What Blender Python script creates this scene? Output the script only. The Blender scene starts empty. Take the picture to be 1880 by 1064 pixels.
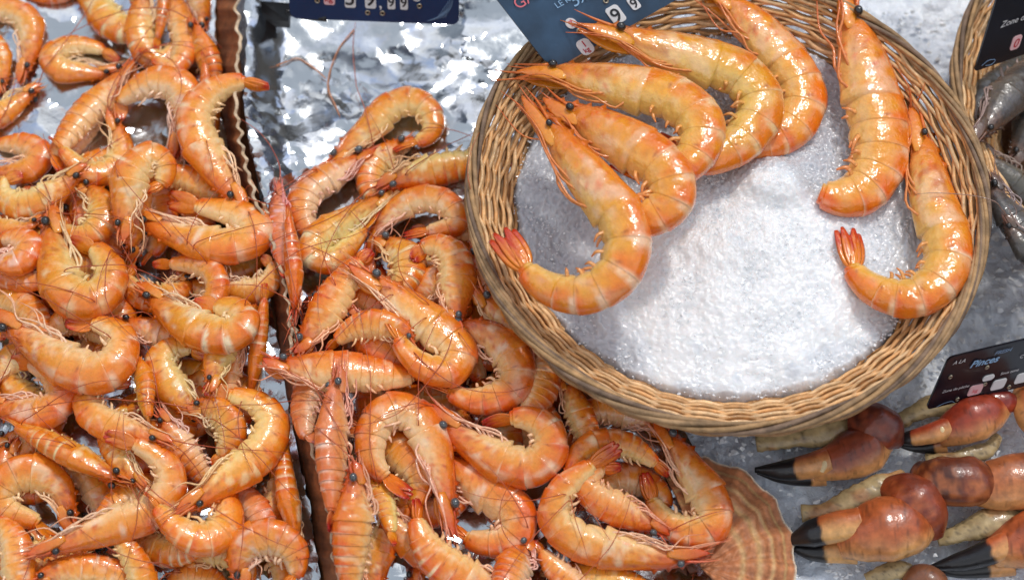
import bpy, bmesh, math, random
import numpy as np
from mathutils import Vector, Matrix, noise, geometry

sc = bpy.context.scene
R = math.radians
rng = np.random.default_rng(11)
random.seed(11)

# ------------------------------------------------------------------ camera
TILT = R(25); DIST = 1.3; FPX = 1880 * DIST / .8
CAM = np.array([0, -DIST * math.sin(TILT), .06 + DIST * math.cos(TILT)])
CX = np.array([1., 0, 0]); CY = np.array([0, math.cos(TILT), math.sin(TILT)]); CZ = np.array([0, -math.sin(TILT), math.cos(TILT)])
cd = bpy.data.cameras.new('camera'); co = bpy.data.objects.new('camera', cd); sc.collection.objects.link(co)
co.location = CAM; co.rotation_euler = (TILT, 0, 0)
cd.sensor_width = 36; cd.lens = 36 * DIST / .8; cd.clip_start = .05; cd.clip_end = 50
cd.dof.use_dof = True; cd.dof.focus_distance = 1.275; cd.dof.aperture_fstop = 3.6
sc.camera = co

# ------------------------------------------------------------------ light: cloudy sky and a soft high sun
SUN_EL, SUN_AZ = R(58), R(25)          # azimuth clockwise from +Y
w = bpy.data.worlds.new('World'); sc.world = w; w.use_nodes = True
nt = w.node_tree; N = nt.nodes; Lk = nt.links
bg = N['Background']
sky = N.new('ShaderNodeTexSky'); sky.sky_type = 'NISHITA'; sky.sun_disc = False
sky.sun_elevation = SUN_EL; sky.sun_rotation = SUN_AZ
tc = N.new('ShaderNodeTexCoord'); cn = N.new('ShaderNodeTexNoise'); cn.inputs['Scale'].default_value = 2.6; cn.inputs['Detail'].default_value = 5
cr = N.new('ShaderNodeValToRGB'); cr.color_ramp.elements[0].position = .36; cr.color_ramp.elements[1].position = .58
mx = N.new('ShaderNodeMix'); mx.data_type = 'RGBA'
c2 = N.new('ShaderNodeTexNoise'); c2.inputs['Scale'].default_value = 4.5; c2.inputs['Detail'].default_value = 4
r2 = N.new('ShaderNodeValToRGB'); r2.color_ramp.elements[0].color = (2.6, 2.5, 2.4, 1); r2.color_ramp.elements[1].color = (8.6, 8.6, 8.7, 1)
r2.color_ramp.elements[0].position = .35; r2.color_ramp.elements[1].position = .62
Lk.new(tc.outputs['Generated'], cn.inputs['Vector']); Lk.new(tc.outputs['Generated'], c2.inputs['Vector'])
Lk.new(cn.outputs['Fac'], cr.inputs['Fac']); Lk.new(c2.outputs['Fac'], r2.inputs['Fac'])
Lk.new(cr.outputs['Color'], mx.inputs['Factor']); Lk.new(sky.outputs['Color'], mx.inputs['A']); Lk.new(r2.outputs['Color'], mx.inputs['B'])
sep = N.new('ShaderNodeSeparateXYZ'); Lk.new(tc.outputs['Generated'], sep.inputs['Vector'])
hz = N.new('ShaderNodeTexNoise'); hz.inputs['Scale'].default_value = 5; Lk.new(tc.outputs['Generated'], hz.inputs['Vector'])
ad = N.new('ShaderNodeMath'); ad.operation = 'MULTIPLY_ADD'; ad.inputs[1].default_value = -.5; Lk.new(hz.outputs['Fac'], ad.inputs[0]); Lk.new(sep.outputs['Z'], ad.inputs[2])
hr = N.new('ShaderNodeMapRange'); hr.inputs['From Min'].default_value = .16; hr.inputs['From Max'].default_value = .24; Lk.new(ad.outputs['Value'], hr.inputs['Value'])
town = N.new('ShaderNodeMix'); town.data_type = 'RGBA'; town.inputs['A'].default_value = (.5, .46, .42, 1)      # the street's house fronts, all round and low
Lk.new(hr.outputs['Result'], town.inputs['Factor']); Lk.new(mx.outputs['Result'], town.inputs['B']); 
# sky dimmed straight overhead, as under an unseen awning, to darken the foil's reflections
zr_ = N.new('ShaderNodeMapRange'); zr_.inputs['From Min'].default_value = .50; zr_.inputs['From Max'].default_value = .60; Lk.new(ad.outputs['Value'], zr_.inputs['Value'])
zenith_dim = N.new('ShaderNodeMix'); zenith_dim.data_type = 'RGBA'; zenith_dim.inputs['B'].default_value = (2.9, 3.2, 3.6, 1)
Lk.new(zr_.outputs['Result'], zenith_dim.inputs['Factor']); Lk.new(town.outputs['Result'], zenith_dim.inputs['A']); Lk.new(zenith_dim.outputs['Result'], bg.inputs['Color']); bg.inputs['Strength'].default_value = .15
sl = bpy.data.lights.new('sun', 'SUN'); so = bpy.data.objects.new('sun', sl); sc.collection.objects.link(so)
sl.energy = 1.1; sl.angle = R(6); sl.color = (1, .96, .91)
so.rotation_euler = (math.pi / 2 - SUN_EL, 0, math.pi - SUN_AZ)
so.rotation_euler = Vector((math.sin(SUN_AZ) * math.cos(SUN_EL), math.cos(SUN_AZ) * math.cos(SUN_EL), math.sin(SUN_EL))).to_track_quat('Z', 'Y').to_euler()
vs = sc.view_settings; vs.view_transform = 'Standard'; vs.look = 'None'; vs.gamma = 1; vs.use_curve_mapping = False
vs.exposure = .43
sc.render.engine = 'CYCLES'
sc.cycles.use_denoising = True
sc.cycles.max_bounces = 6; sc.cycles.transparent_max_bounces = 6

# ------------------------------------------------------------------ helpers
def ray(px, py):
    return CX * (px - 940) / FPX - CY * (py - 532) / FPX - CZ
def P(px, py, z=0.):
    d = ray(px, py); return CAM + d * ((z - CAM[2]) / d[2])
def to_px(p):
    v = np.asarray(p) - CAM; dz = -(v @ CZ)
    return 940 + FPX * (v @ CX) / dz, 532 - FPX * (v @ CY) / dz
def px_m(p):                     # metres per photo pixel at a point
    return -((np.asarray(p) - CAM) @ CZ) / FPX
def lin(r, g, b):
    f = lambda c: c / 12.92 if c <= .04045 else ((c + .055) / 1.055) ** 2.4
    return np.array([f(r / 255), f(g / 255), f(b / 255)])
def sstep(a, b, x):
    t = np.clip((x - a) / (b - a), 0, 1); return t * t * (3 - 2 * t)
def vnoise(p, seed=0.):
    return np.array([noise.noise((q[0] + seed, q[1] - seed, q[2] + 2 * seed)) for q in p])
def mixc(a, b, t):
    return a * (1 - t)[:, None] + b * t[:, None]

def link(name, me, parent=None, loc=None):
    o = bpy.data.objects.new(name, me); sc.collection.objects.link(o)
    if parent is not None: o.parent = parent
    if loc is not None: o.location = loc
    return o
def thing(name, label, cat, loc, group=None):
    o = bpy.data.objects.new(name, None); sc.collection.objects.link(o)
    o.empty_display_size = .01; o.location = loc
    return tag(o, label, cat, group)
def tag(o, label, cat, group=None):
    o['label'] = label; o['category'] = cat
    if group: o['group'] = group
    return o
def mesh(name, V, Fc, mat, cols=None, smooth=True):
    me = bpy.data.meshes.new(name)
    me.from_pydata([tuple(v) for v in np.asarray(V, float)], [], [tuple(int(i) for i in f) for f in Fc])
    if smooth: me.polygons.foreach_set('use_smooth', np.ones(len(me.polygons), bool))
    if cols is not None:
        a = me.color_attributes.new('Col', 'FLOAT_COLOR', 'POINT')
        c = np.ones((len(V), 4)); c[:, :3] = np.clip(cols, 0, 1)
        a.data.foreach_set('color', c.ravel())
    if mat: me.materials.append(mat)
    me.update(); return me
def part(name, V, Fc, mat, root, cols=None, smooth=True):
    base = np.array(root.location)
    o = link(name, mesh(name, np.asarray(V) - base, Fc, mat, cols, smooth), root)
    return o
def grid_faces(n, m, wrap=True):
    F = []
    for i in range(n - 1):
        for j in range(m if wrap else m - 1):
            k = (j + 1) % m
            F.append((i * m + j, i * m + k, (i + 1) * m + k, (i + 1) * m + j))
    return F
def spline(pts, n):
    p = np.asarray(pts, float)
    p = np.vstack([2 * p[0] - p[1], p, 2 * p[-1] - p[-2]])
    out = []
    for i in range(1, len(p) - 2):
        p0, p1, p2, p3 = p[i - 1:i + 3]
        t0 = 0; t1 = t0 + max(np.linalg.norm(p1 - p0), 1e-9) ** .5; t2 = t1 + max(np.linalg.norm(p2 - p1), 1e-9) ** .5; t3 = t2 + max(np.linalg.norm(p3 - p2), 1e-9) ** .5
        t = np.linspace(t1, t2, 24, endpoint=False)[:, None]
        A1 = (t1 - t) / (t1 - t0) * p0 + (t - t0) / (t1 - t0) * p1; A2 = (t2 - t) / (t2 - t1) * p1 + (t - t1) / (t2 - t1) * p2; A3 = (t3 - t) / (t3 - t2) * p2 + (t - t2) / (t3 - t2) * p3
        B1 = (t2 - t) / (t2 - t0) * A1 + (t - t0) / (t2 - t0) * A2; B2 = (t3 - t) / (t3 - t1) * A2 + (t - t1) / (t3 - t1) * A3
        out.append((t2 - t) / (t2 - t1) * B1 + (t - t1) / (t2 - t1) * B2)
    out.append(p[-2][None]); q = np.vstack(out)
    s = np.r_[0, np.cumsum(np.linalg.norm(np.diff(q, axis=0), axis=1))]
    u = np.linspace(0, s[-1], n)
    return np.stack([np.interp(u, s, q[:, k]) for k in range(q.shape[1])], 1), s[-1]
def tube_geo(pts, rad, nv=6, n=None, flat=1., up=None):
    """Swept tube through pts; rad is a number or a list along it."""
    n = n or max(6, len(pts) * 4)
    q, _ = spline(pts, n)
    r = np.interp(np.linspace(0, 1, n), np.linspace(0, 1, len(np.atleast_1d(rad))), np.atleast_1d(rad))
    T = np.gradient(q, axis=0); T /= np.linalg.norm(T, axis=1)[:, None] + 1e-12
    u = np.array([0, 0, 1.]) if up is None else np.asarray(up)
    Bn = np.cross(T, u); bad = np.linalg.norm(Bn, axis=1) < 1e-3; Bn[bad] = np.cross(T[bad], [1, 0, .1])
    Bn /= np.linalg.norm(Bn, axis=1)[:, None]; U = np.cross(Bn, T)
    th = np.linspace(0, 2 * np.pi, nv, endpoint=False)
    V = (q[:, None] + r[:, None, None] * (np.cos(th)[None, :, None] * Bn[:, None] + flat * np.sin(th)[None, :, None] * U[:, None])).reshape(-1, 3)
    Fc = grid_faces(n, nv); Fc.append(tuple(range(nv - 1, -1, -1))); Fc.append(tuple(range((n - 1) * nv, n * nv)))
    return V, Fc, np.repeat(np.linspace(0, 1, n), nv), q
def join(geos):
    V = []; F = []; k = 0
    for v, f in geos:
        V.append(np.asarray(v)); F += [tuple(i + k for i in g) for g in f]; k += len(v)
    return np.vstack(V), F

# ------------------------------------------------------------------ materials
def mat(name, base=(.5, .5, .5), rough=.5, attr=False, var=.0, vscale=200, bump=.0, bscale=400, metal=0, coat=0, sss=0, sssr=(1, .35, .15), sscale=.004, spec=.5, trans=0, crough=.08, bdist=.001, rvar=.0):
    m = bpy.data.materials.new(name); m.use_nodes = True
    t = m.node_tree; n = t.nodes; l = t.links; b = n['Principled BSDF']
    tc = n.new('ShaderNodeTexCoord')
    b.inputs['Roughness'].default_value = rough; b.inputs['Metallic'].default_value = metal
    b.inputs['Coat Weight'].default_value = coat; b.inputs['Coat Roughness'].default_value = crough
    b.inputs['Specular IOR Level'].default_value = spec; b.inputs['Transmission Weight'].default_value = trans
    b.inputs['Subsurface Weight'].default_value = sss; b.inputs['Subsurface Radius'].default_value = sssr; b.inputs['Subsurface Scale'].default_value = sscale
    b.inputs['Base Color'].default_value = (*base, 1)
    src = None
    if attr:
        a = n.new('ShaderNodeVertexColor'); a.layer_name = 'Col'; src = a.outputs['Color']
    if var:
        no = n.new('ShaderNodeTexNoise'); no.inputs['Scale'].default_value = vscale; no.inputs['Detail'].default_value = 4
        l.new(tc.outputs['Object'], no.inputs['Vector'])
        mr = n.new('ShaderNodeMapRange'); mr.inputs['From Min'].default_value = .3; mr.inputs['From Max'].default_value = .7
        mr.inputs['To Min'].default_value = 1 - var; mr.inputs['To Max'].default_value = 1 + var
        l.new(no.outputs['Fac'], mr.inputs['Value'])
        mx = n.new('ShaderNodeMix'); mx.data_type = 'RGBA'; mx.blend_type = 'MULTIPLY'; mx.inputs['Factor'].default_value = 1
        if src: l.new(src, mx.inputs['A'])
        else: mx.inputs['A'].default_value = (*base, 1)
        l.new(mr.outputs['Result'], mx.inputs['B']); src = mx.outputs['Result']
    if src: l.new(src, b.inputs['Base Color'])
    if rvar:
        no = n.new('ShaderNodeTexNoise'); no.inputs['Scale'].default_value = vscale * .6
        l.new(tc.outputs['Object'], no.inputs['Vector'])
        mr = n.new('ShaderNodeMapRange'); mr.inputs['From Min'].default_value = .3; mr.inputs['From Max'].default_value = .7
        mr.inputs['To Min'].default_value = max(.03, rough - rvar); mr.inputs['To Max'].default_value = rough + rvar
        l.new(no.outputs['Fac'], mr.inputs['Value']); l.new(mr.outputs['Result'], b.inputs['Roughness'])
    if bump:
        nb = n.new('ShaderNodeTexNoise'); nb.inputs['Scale'].default_value = bscale; nb.inputs['Detail'].default_value = 3
        l.new(tc.outputs['Object'], nb.inputs['Vector'])
        bp = n.new('ShaderNodeBump'); bp.inputs['Strength'].default_value = bump; bp.inputs['Distance'].default_value = bdist
        l.new(nb.outputs['Fac'], bp.inputs['Height']); l.new(bp.outputs['Normal'], b.inputs['Normal'])
        if coat: l.new(bp.outputs['Normal'], b.inputs['Coat Normal'])
    return m
M = {
 'shell': mat('prawn_shell', attr=True, rough=.3, rvar=.12, var=.09, vscale=300, bump=.5, bscale=200, bdist=.0013, coat=.55, crough=.07, sss=.18, sscale=.003),
 'shell_big': mat('giant_prawn_shell', attr=True, rough=.26, rvar=.1, var=.09, vscale=160, bump=.75, bscale=125, bdist=.0020, coat=.7, crough=.05, sss=.15, sscale=.004),
 'limb': mat('prawn_limb', attr=True, rough=.35, var=.2, vscale=500, coat=.3),
 'eye': mat('prawn_eye', (.014, .012, .012), rough=.32, var=.4, vscale=900, coat=.8),
 'eye_pale': mat('prawn_eye_pale', (.07, .075, .08), rough=.25, var=.7, vscale=900, coat=.8),
 'foil': mat('aluminium_foil', (.57, .60, .63), rough=.17, metal=1, bump=.2, bscale=190, bdist=.0010, rvar=.05, vscale=150),
 'card': mat('cardboard', lin(150, 96, 58), rough=.75, attr=True, var=.3, vscale=90, bump=.5, bscale=500),
 'ice': mat('crushed_ice', (.9, .94, .97), rough=.22, attr=True, var=.03, vscale=140, bump=.28, bscale=420, bdist=.0012, sss=1, sssr=(.85, .95, 1), sscale=.009, coat=.25),
 'wet_ice': mat('wet_ice', (.40, .41, .43), rough=.2, attr=True, sss=.5, sssr=(.8, .9, 1), sscale=.006, var=.1, vscale=60, bump=.8, bscale=330, bdist=.002, coat=.4),
 'grain': mat('ice_grain', (.96, .98, 1), rough=.14, trans=.12, spec=.8),
 'wicker': mat('wicker', lin(186, 132, 76), rough=.5, attr=True, var=.28, vscale=160, bump=.5, bscale=600, coat=.15),
 'rim': mat('weathered_cane', lin(140, 120, 92), rough=.7, attr=True, var=.35, vscale=120, bump=.9, bscale=450),
 'claw': mat('crab_shell', attr=True, rough=.36, var=.25, vscale=170, bump=.25, bscale=330, coat=.3, rvar=.1),
 'scallop': mat('scallop_shell', attr=True, rough=.5, var=.22, vscale=220, bump=.5, bscale=520),
 'sign': mat('painted_sign', lin(22, 52, 94), rough=.35, var=.2, vscale=25, bump=.15, bscale=200),
 'sign_pale': mat('painted_sign_worn', lin(44, 72, 98), rough=.4, var=.35, vscale=38, bump=.2, bscale=160),
 'sign_dark': mat('painted_sign_dark', lin(24, 26, 36), rough=.2, var=.3, vscale=25, coat=.3),
 'white': mat('white_print', (.8, .8, .8), rough=.45),
 'black': mat('black_print', (.015, .015, .018), rough=.45),
 'red': mat('red_print', lin(190, 40, 52), rough=.45),
 'pink': mat('pink_tile', lin(236, 190, 192), rough=.45),
 'rose': mat('rose_print', lin(232, 120, 130), rough=.45),
 'pale_blue': mat('pale_blue_print', lin(130, 160, 195), rough=.45),
 'sky_blue': mat('light_blue_print', lin(150, 190, 225), rough=.45),
 'brass': mat('eyelet_metal', (.5, .45, .34), rough=.35, metal=1),
 'clip': mat('black_plastic', (.015, .015, .016), rough=.3),
}

# ------------------------------------------------------------------ height field (what lies where, so that things rest on each other)
HX0, HY0, HC = -.62, -.5, .002
HF = np.zeros((700, 560))
def hcell(x, y):
    return np.clip(((np.asarray(x) - HX0) / HC).astype(int), 0, HF.shape[0] - 1), np.clip(((np.asarray(y) - HY0) / HC).astype(int), 0, HF.shape[1] - 1)
GX, GY = np.meshgrid(HX0 + HC * (np.arange(HF.shape[0]) + .5), HY0 + HC * (np.arange(HF.shape[1]) + .5), indexing='ij')
def hstamp(x, y, z, r):
    """raise the field to an ellipsoid-topped disc"""
    i, j = hcell(x, y); k = int(r / HC) + 1
    a, b, c, d = max(i - k, 0), i + k + 1, max(j - k, 0), j + k + 1
    sx, sy = GX[a:b, c:d] - x, GY[a:b, c:d] - y
    q = (sx ** 2 + sy ** 2) / r ** 2
    top = np.where(q < 1, z[0] + z[1] * np.sqrt(np.clip(1 - q, 0, 1)), -1)
    HF[a:b, c:d] = np.maximum(HF[a:b, c:d], top)
def hmax(x, y, r):
    i, j = hcell(x, y); k = max(1, int(r / HC))
    return HF[max(i - k, 0):i + k + 1, max(j - k, 0):j + k + 1].max()

# ------------------------------------------------------------------ ground: bed of wet crushed ice
def ice_shards(n, sampler, size, seed):
    r = np.random.default_rng(seed); gs = []
    for _ in range(n):
        p = sampler(r)
        v = r.normal(size=(6, 3)); v /= np.linalg.norm(v, axis=1)[:, None]
        v *= size * r.uniform(.35, 1.1) * np.array([1, r.uniform(.5, 1), r.uniform(.4, .8)])
        bm = bmesh.new(); [bm.verts.new(q) for q in v]
        bmesh.ops.convex_hull(bm, input=bm.verts)
        bm.verts.index_update(); vv = np.array([q.co[:] for q in bm.verts]); ff = [tuple(x.index for x in f.verts) for f in bm.faces]; bm.free()
        gs.append((vv + p, ff))
    return join(gs)
def make_ground():
    nx, ny = 330, 280
    xs = np.r_[-2.5, -1.2, np.linspace(.02, .62, nx), 1.2, 2.5]; ys = np.r_[-2.5, -1., np.linspace(-.32, .33, ny), 1., 2.5]
    x, y = np.meshgrid(xs, ys, indexing='ij'); x = x.ravel(); y = y.ravel()
    p = np.stack([x, y, 0 * x], 1)
    z = .006 * vnoise(p * 28) + .0035 * vnoise(p * 95, 3) + .0018 * vnoise(p * 260, 5)
    z[(x < 0) | (x > .63)] = 0
    p[:, 2] = z
    g = vnoise(p * 14, 9)
    c = mixc(np.tile(lin(206, 212, 221), (len(p), 1)), np.tile(lin(236, 241, 248), (len(p), 1)), sstep(-.3, .4, g))
    me = mesh('ice_bed', p, grid_faces(len(xs), len(ys), False), M['wet_ice'], c)
    o = link('ice_bed', me); o['kind'] = 'structure'
    def smp(r):
        q = np.array([r.uniform(.1, .5), r.uniform(-.26, .3)]); return np.array([*q, .003 + .004 * r.random()])
    V, Fc = ice_shards(3600, smp, .0036, 4)
    cc = np.tile(lin(240, 244, 250), (len(V), 1))
    o = link('loose_ice', mesh('loose_ice', V, Fc, M['grain'], None, False)); o['kind'] = 'stuff'
make_ground()

# ------------------------------------------------------------------ trays and foil
WALL_TOP = [(428, -60), (432, 0), (436, 90), (431, 190), (444, 280), (468, 370), (492, 430), (512, 490), (527, 560), (533, 640), (545, 715), (562, 790), (580, 860), (600, 930), (608, 1000), (622, 1080), (632, 1130)]
WALL_FOOT = [(392, -60), (395, 0), (397, 90), (402, 190), (418, 280), (440, 370), (470, 430), (486, 490), (502, 560), (512, 640), (522, 715), (538, 790), (552, 860), (568, 930), (578, 1000), (592, 1080), (602, 1130)]
WZ = .062
def card_wall(name_root, foot, top, z0, z1, seed, off=0):
    n = 420
    f, _ = spline(foot, n); t, _ = spline(top, n)
    r = np.random.default_rng(seed)
    u = np.linspace(0, 1, n)
    jag = 1.7 * .0010 * np.sin(u * 2 * np.pi * 34 + 5 * np.sin(u * 23)) + .0055 * np.array([noise.noise((k * 40, seed, 0)) for k in u]) + .0012 * np.array([noise.noise((k * 160, seed, 3)) for k in u])
    flute = .0006 * np.sin(u * 2 * np.pi * 34 + 5 * np.sin(u * 23)) + .0022 * np.array([noise.noise((k * 70, seed, 9)) for k in u])
    V = []; C = []
    layers = [(0., 0.), (.3, 0.), (.6, 0.), (.85, 0.), (.97, 0.), (1., .0), (1., 1.), (.97, 1.), (.5, 1.), (0., 1.)]
    for i in range(n):
        a = P(f[i, 0] + off, f[i, 1], z0); b = P(t[i, 0] + off, t[i, 1], z1 + jag[i])
        for h, s in layers:
            p = a + (b - a) * h
            p = p + np.array([1, .1, 0]) * (.0026 * s + flute[i] * (.3 + h))
            V.append(p)
            k = .75 + .45 * noise.noise((u[i] * 60, h * 2, seed)) + .2 * noise.noise((u[i] * 220, h * 6, seed))
            C.append(lin(160, 98, 56) * k if h < .985 else mixc(np.array([lin(196, 160, 118)]), np.array([lin(226, 206, 180)]), np.array([.5 + .5 * noise.noise((u[i] * 90, 5, seed))]))[0])
    return np.array(V), grid_faces(n, len(layers), False), np.array(C)
def tray(label, rect, walls, loc):
    t = thing('cardboard_tray', label, 'tray', loc)
    c = [P(*q, .003) for q in rect]
    top = [p + np.array([0, 0, .003]) for p in c]
    part('base', np.array(c + top), [(3, 2, 1, 0), (4, 5, 6, 7), (0, 1, 5, 4), (1, 2, 6, 5), (2, 3, 7, 6), (3, 0, 4, 7)], M['card'], t, np.tile(lin(150, 96, 58), (8, 1)), False)
    for V, Fc, C in walls: part('wall', V, Fc, M['card'], t, C)
    return t
lw = card_wall(None, WALL_FOOT, WALL_TOP, .006, WZ, 1)
mw = card_wall(None, [(q[0] + 14, q[1]) for q in WALL_FOOT[5:]], [(q[0] + 9 + 4 * math.sin(q[1] * .02), q[1] + 4) for q in WALL_TOP[5:]], .006, WZ - .006, 8)
tray('brown corrugated cardboard tray holding the prawns at the left, scalloped torn wall', [(-250, -250), (392, -250), (600, 1260), (-250, 1260)], [lw], P(150, 532, 0))
tray('brown cardboard tray under the middle prawns, its torn wall pressed to the left tray', [(420, -250), (1000, -250), (1330, 1260), (625, 1260)], [mw], P(800, 700, 0))

def foil_sheet(name, poly, n, z0, edge, amp, seed, label, pocket=None):
    """Crumpled sheet: irregular facets over ridged noise, lifted near the listed edges."""
    r = np.random.default_rng(seed)
    poly = np.array(poly, float)
    def inside(q):
        c = np.zeros(len(q), bool); j = len(poly) - 1
        for i in range(len(poly)):
            xi, yi = poly[i]; xj, yj = poly[j]
            c ^= ((yi > q[:, 1]) != (yj > q[:, 1])) & (q[:, 0] < (xj - xi) * (q[:, 1] - yi) / (yj - yi + 1e-9) + xi); j = i
        return c
    bd = []
    for i in range(len(poly)):
        a, b = poly[i], poly[(i + 1) % len(poly)]
        k = max(2, int(np.linalg.norm(b - a) / 11)); bd += [a + (b - a) * t + r.normal(size=2) * 1.5 for t in np.linspace(0, 1, k, endpoint=False)]
    lo, hi = poly.min(0), poly.max(0)
    q = r.uniform(lo, hi, size=(n * 3, 2)); q = q[inside(q)][:n]
    pts = np.vstack([np.array(bd), q])
    res = geometry.delaunay_2d_cdt([Vector(p) for p in pts], [], [tuple(range(len(bd)))], 2, 1e-3)
    v2 = np.array([v[:] for v in res[0]]); F = [tuple(f) for f in res[2]]
    a = v2 / 100.
    h = 1.6 * noise_arr(a * .55, seed) * 100 * .00042 * .16
    for k_ in range(9):          # straight creases between flat facets, at many directions and sizes
        lam = [210, 160, 170, 120, 95, 84, 66, 50, 40][k_]; an = math.pi / 2 + r.normal() * .75
        u_ = (v2[:, 0] * math.cos(an) + v2[:, 1] * math.sin(an)) / lam
        ph_ = u_ + 1.3 * noise_arr(v2 / lam * .42, seed + 10 + k_) + r.random()
        env = np.clip(.55 + 1.3 * noise_arr(v2 / lam * .3, seed + 40 + k_), 0, 1.2)
        h = h + env * (2 * np.abs(ph_ - np.floor(ph_ + .5)) - .5) * lam * .00042 * .5 * [.13, .14, .14, .15, .15, .14, .13, .12, .12][k_]
    am = amp(v2) if callable(amp) else amp
    z = z0 + am * h
    for seg, width, lift in edge:
        seg = np.array(seg, float); d = np.full(len(v2), 1e9)
        for i in range(len(seg) - 1):
            ab = seg[i + 1] - seg[i]; t = np.clip(((v2 - seg[i]) @ ab) / (ab @ ab), 0, 1)
            d = np.minimum(d, np.linalg.norm(v2 - seg[i] - t[:, None] * ab, axis=1))
        z = z + lift * (1 - sstep(0, width, d)) + 0
    z = np.maximum(z, .0065 )
    V = np.array([P(p[0], p[1], k) for p, k in zip(v2, z)])
    me = mesh(name, V - P(*poly.mean(0), 0), F, M['foil']); me.set_sharp_from_angle(angle=R(9))
    o = link(name, me, None, P(*poly.mean(0), 0))
    tag(o, label, 'foil')
    for p in V[::2]:
        i, j = hcell(p[0], p[1]); HF[i - 2:i + 3, j - 2:j + 3] = np.maximum(HF[i - 2:i + 3, j - 2:j + 3], p[2] - .001)
def noise_arr(p, seed):
    return np.array([noise.noise((x, y, seed * 7.3)) for x, y in p])
foil_sheet('foil_sheet', [(-160, -160), (390, -160), (395, 90), (402, 190), (440, 370), (486, 490), (512, 640), (538, 790), (568, 930), (592, 1080), (602, 1160), (-160, 1160)],
           10000, .016, [], 1.0, 3, 'crumpled silver foil under the orange prawns of the left tray')
foil_sheet('foil_sheet', [(446, -160), (1010, -160), (1010, 60), (960, 300), (1150, 600), (1290, 850), (1330, 1000), (1340, 1160), (650, 1160), (626, 1000), (600, 860), (565, 715), (553, 600), (545, 500), (512, 430), (486, 370), (460, 280), (446, 190), (452, 90)],
           17000, .022, [([(446, -160), (452, 90), (446, 190), (486, 370), (545, 500), (565, 715), (626, 1000), (650, 1160)], 75, .017), ([(1290, 850), (1330, 1000), (1340, 1160)], 60, .014), ([(446, -120), (1010, -120)], 160, .03)],
           lambda v: np.where((v[:, 0] > 850) & (v[:, 1] < 110), .35, 1.), 17, 'bare crumpled silver foil lining the middle tray beside the wicker basket')
V = lw[0][4::10]
for p in V[::2]: hstamp(p[0], p[1], (WZ - .006, .004), .004)

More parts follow.
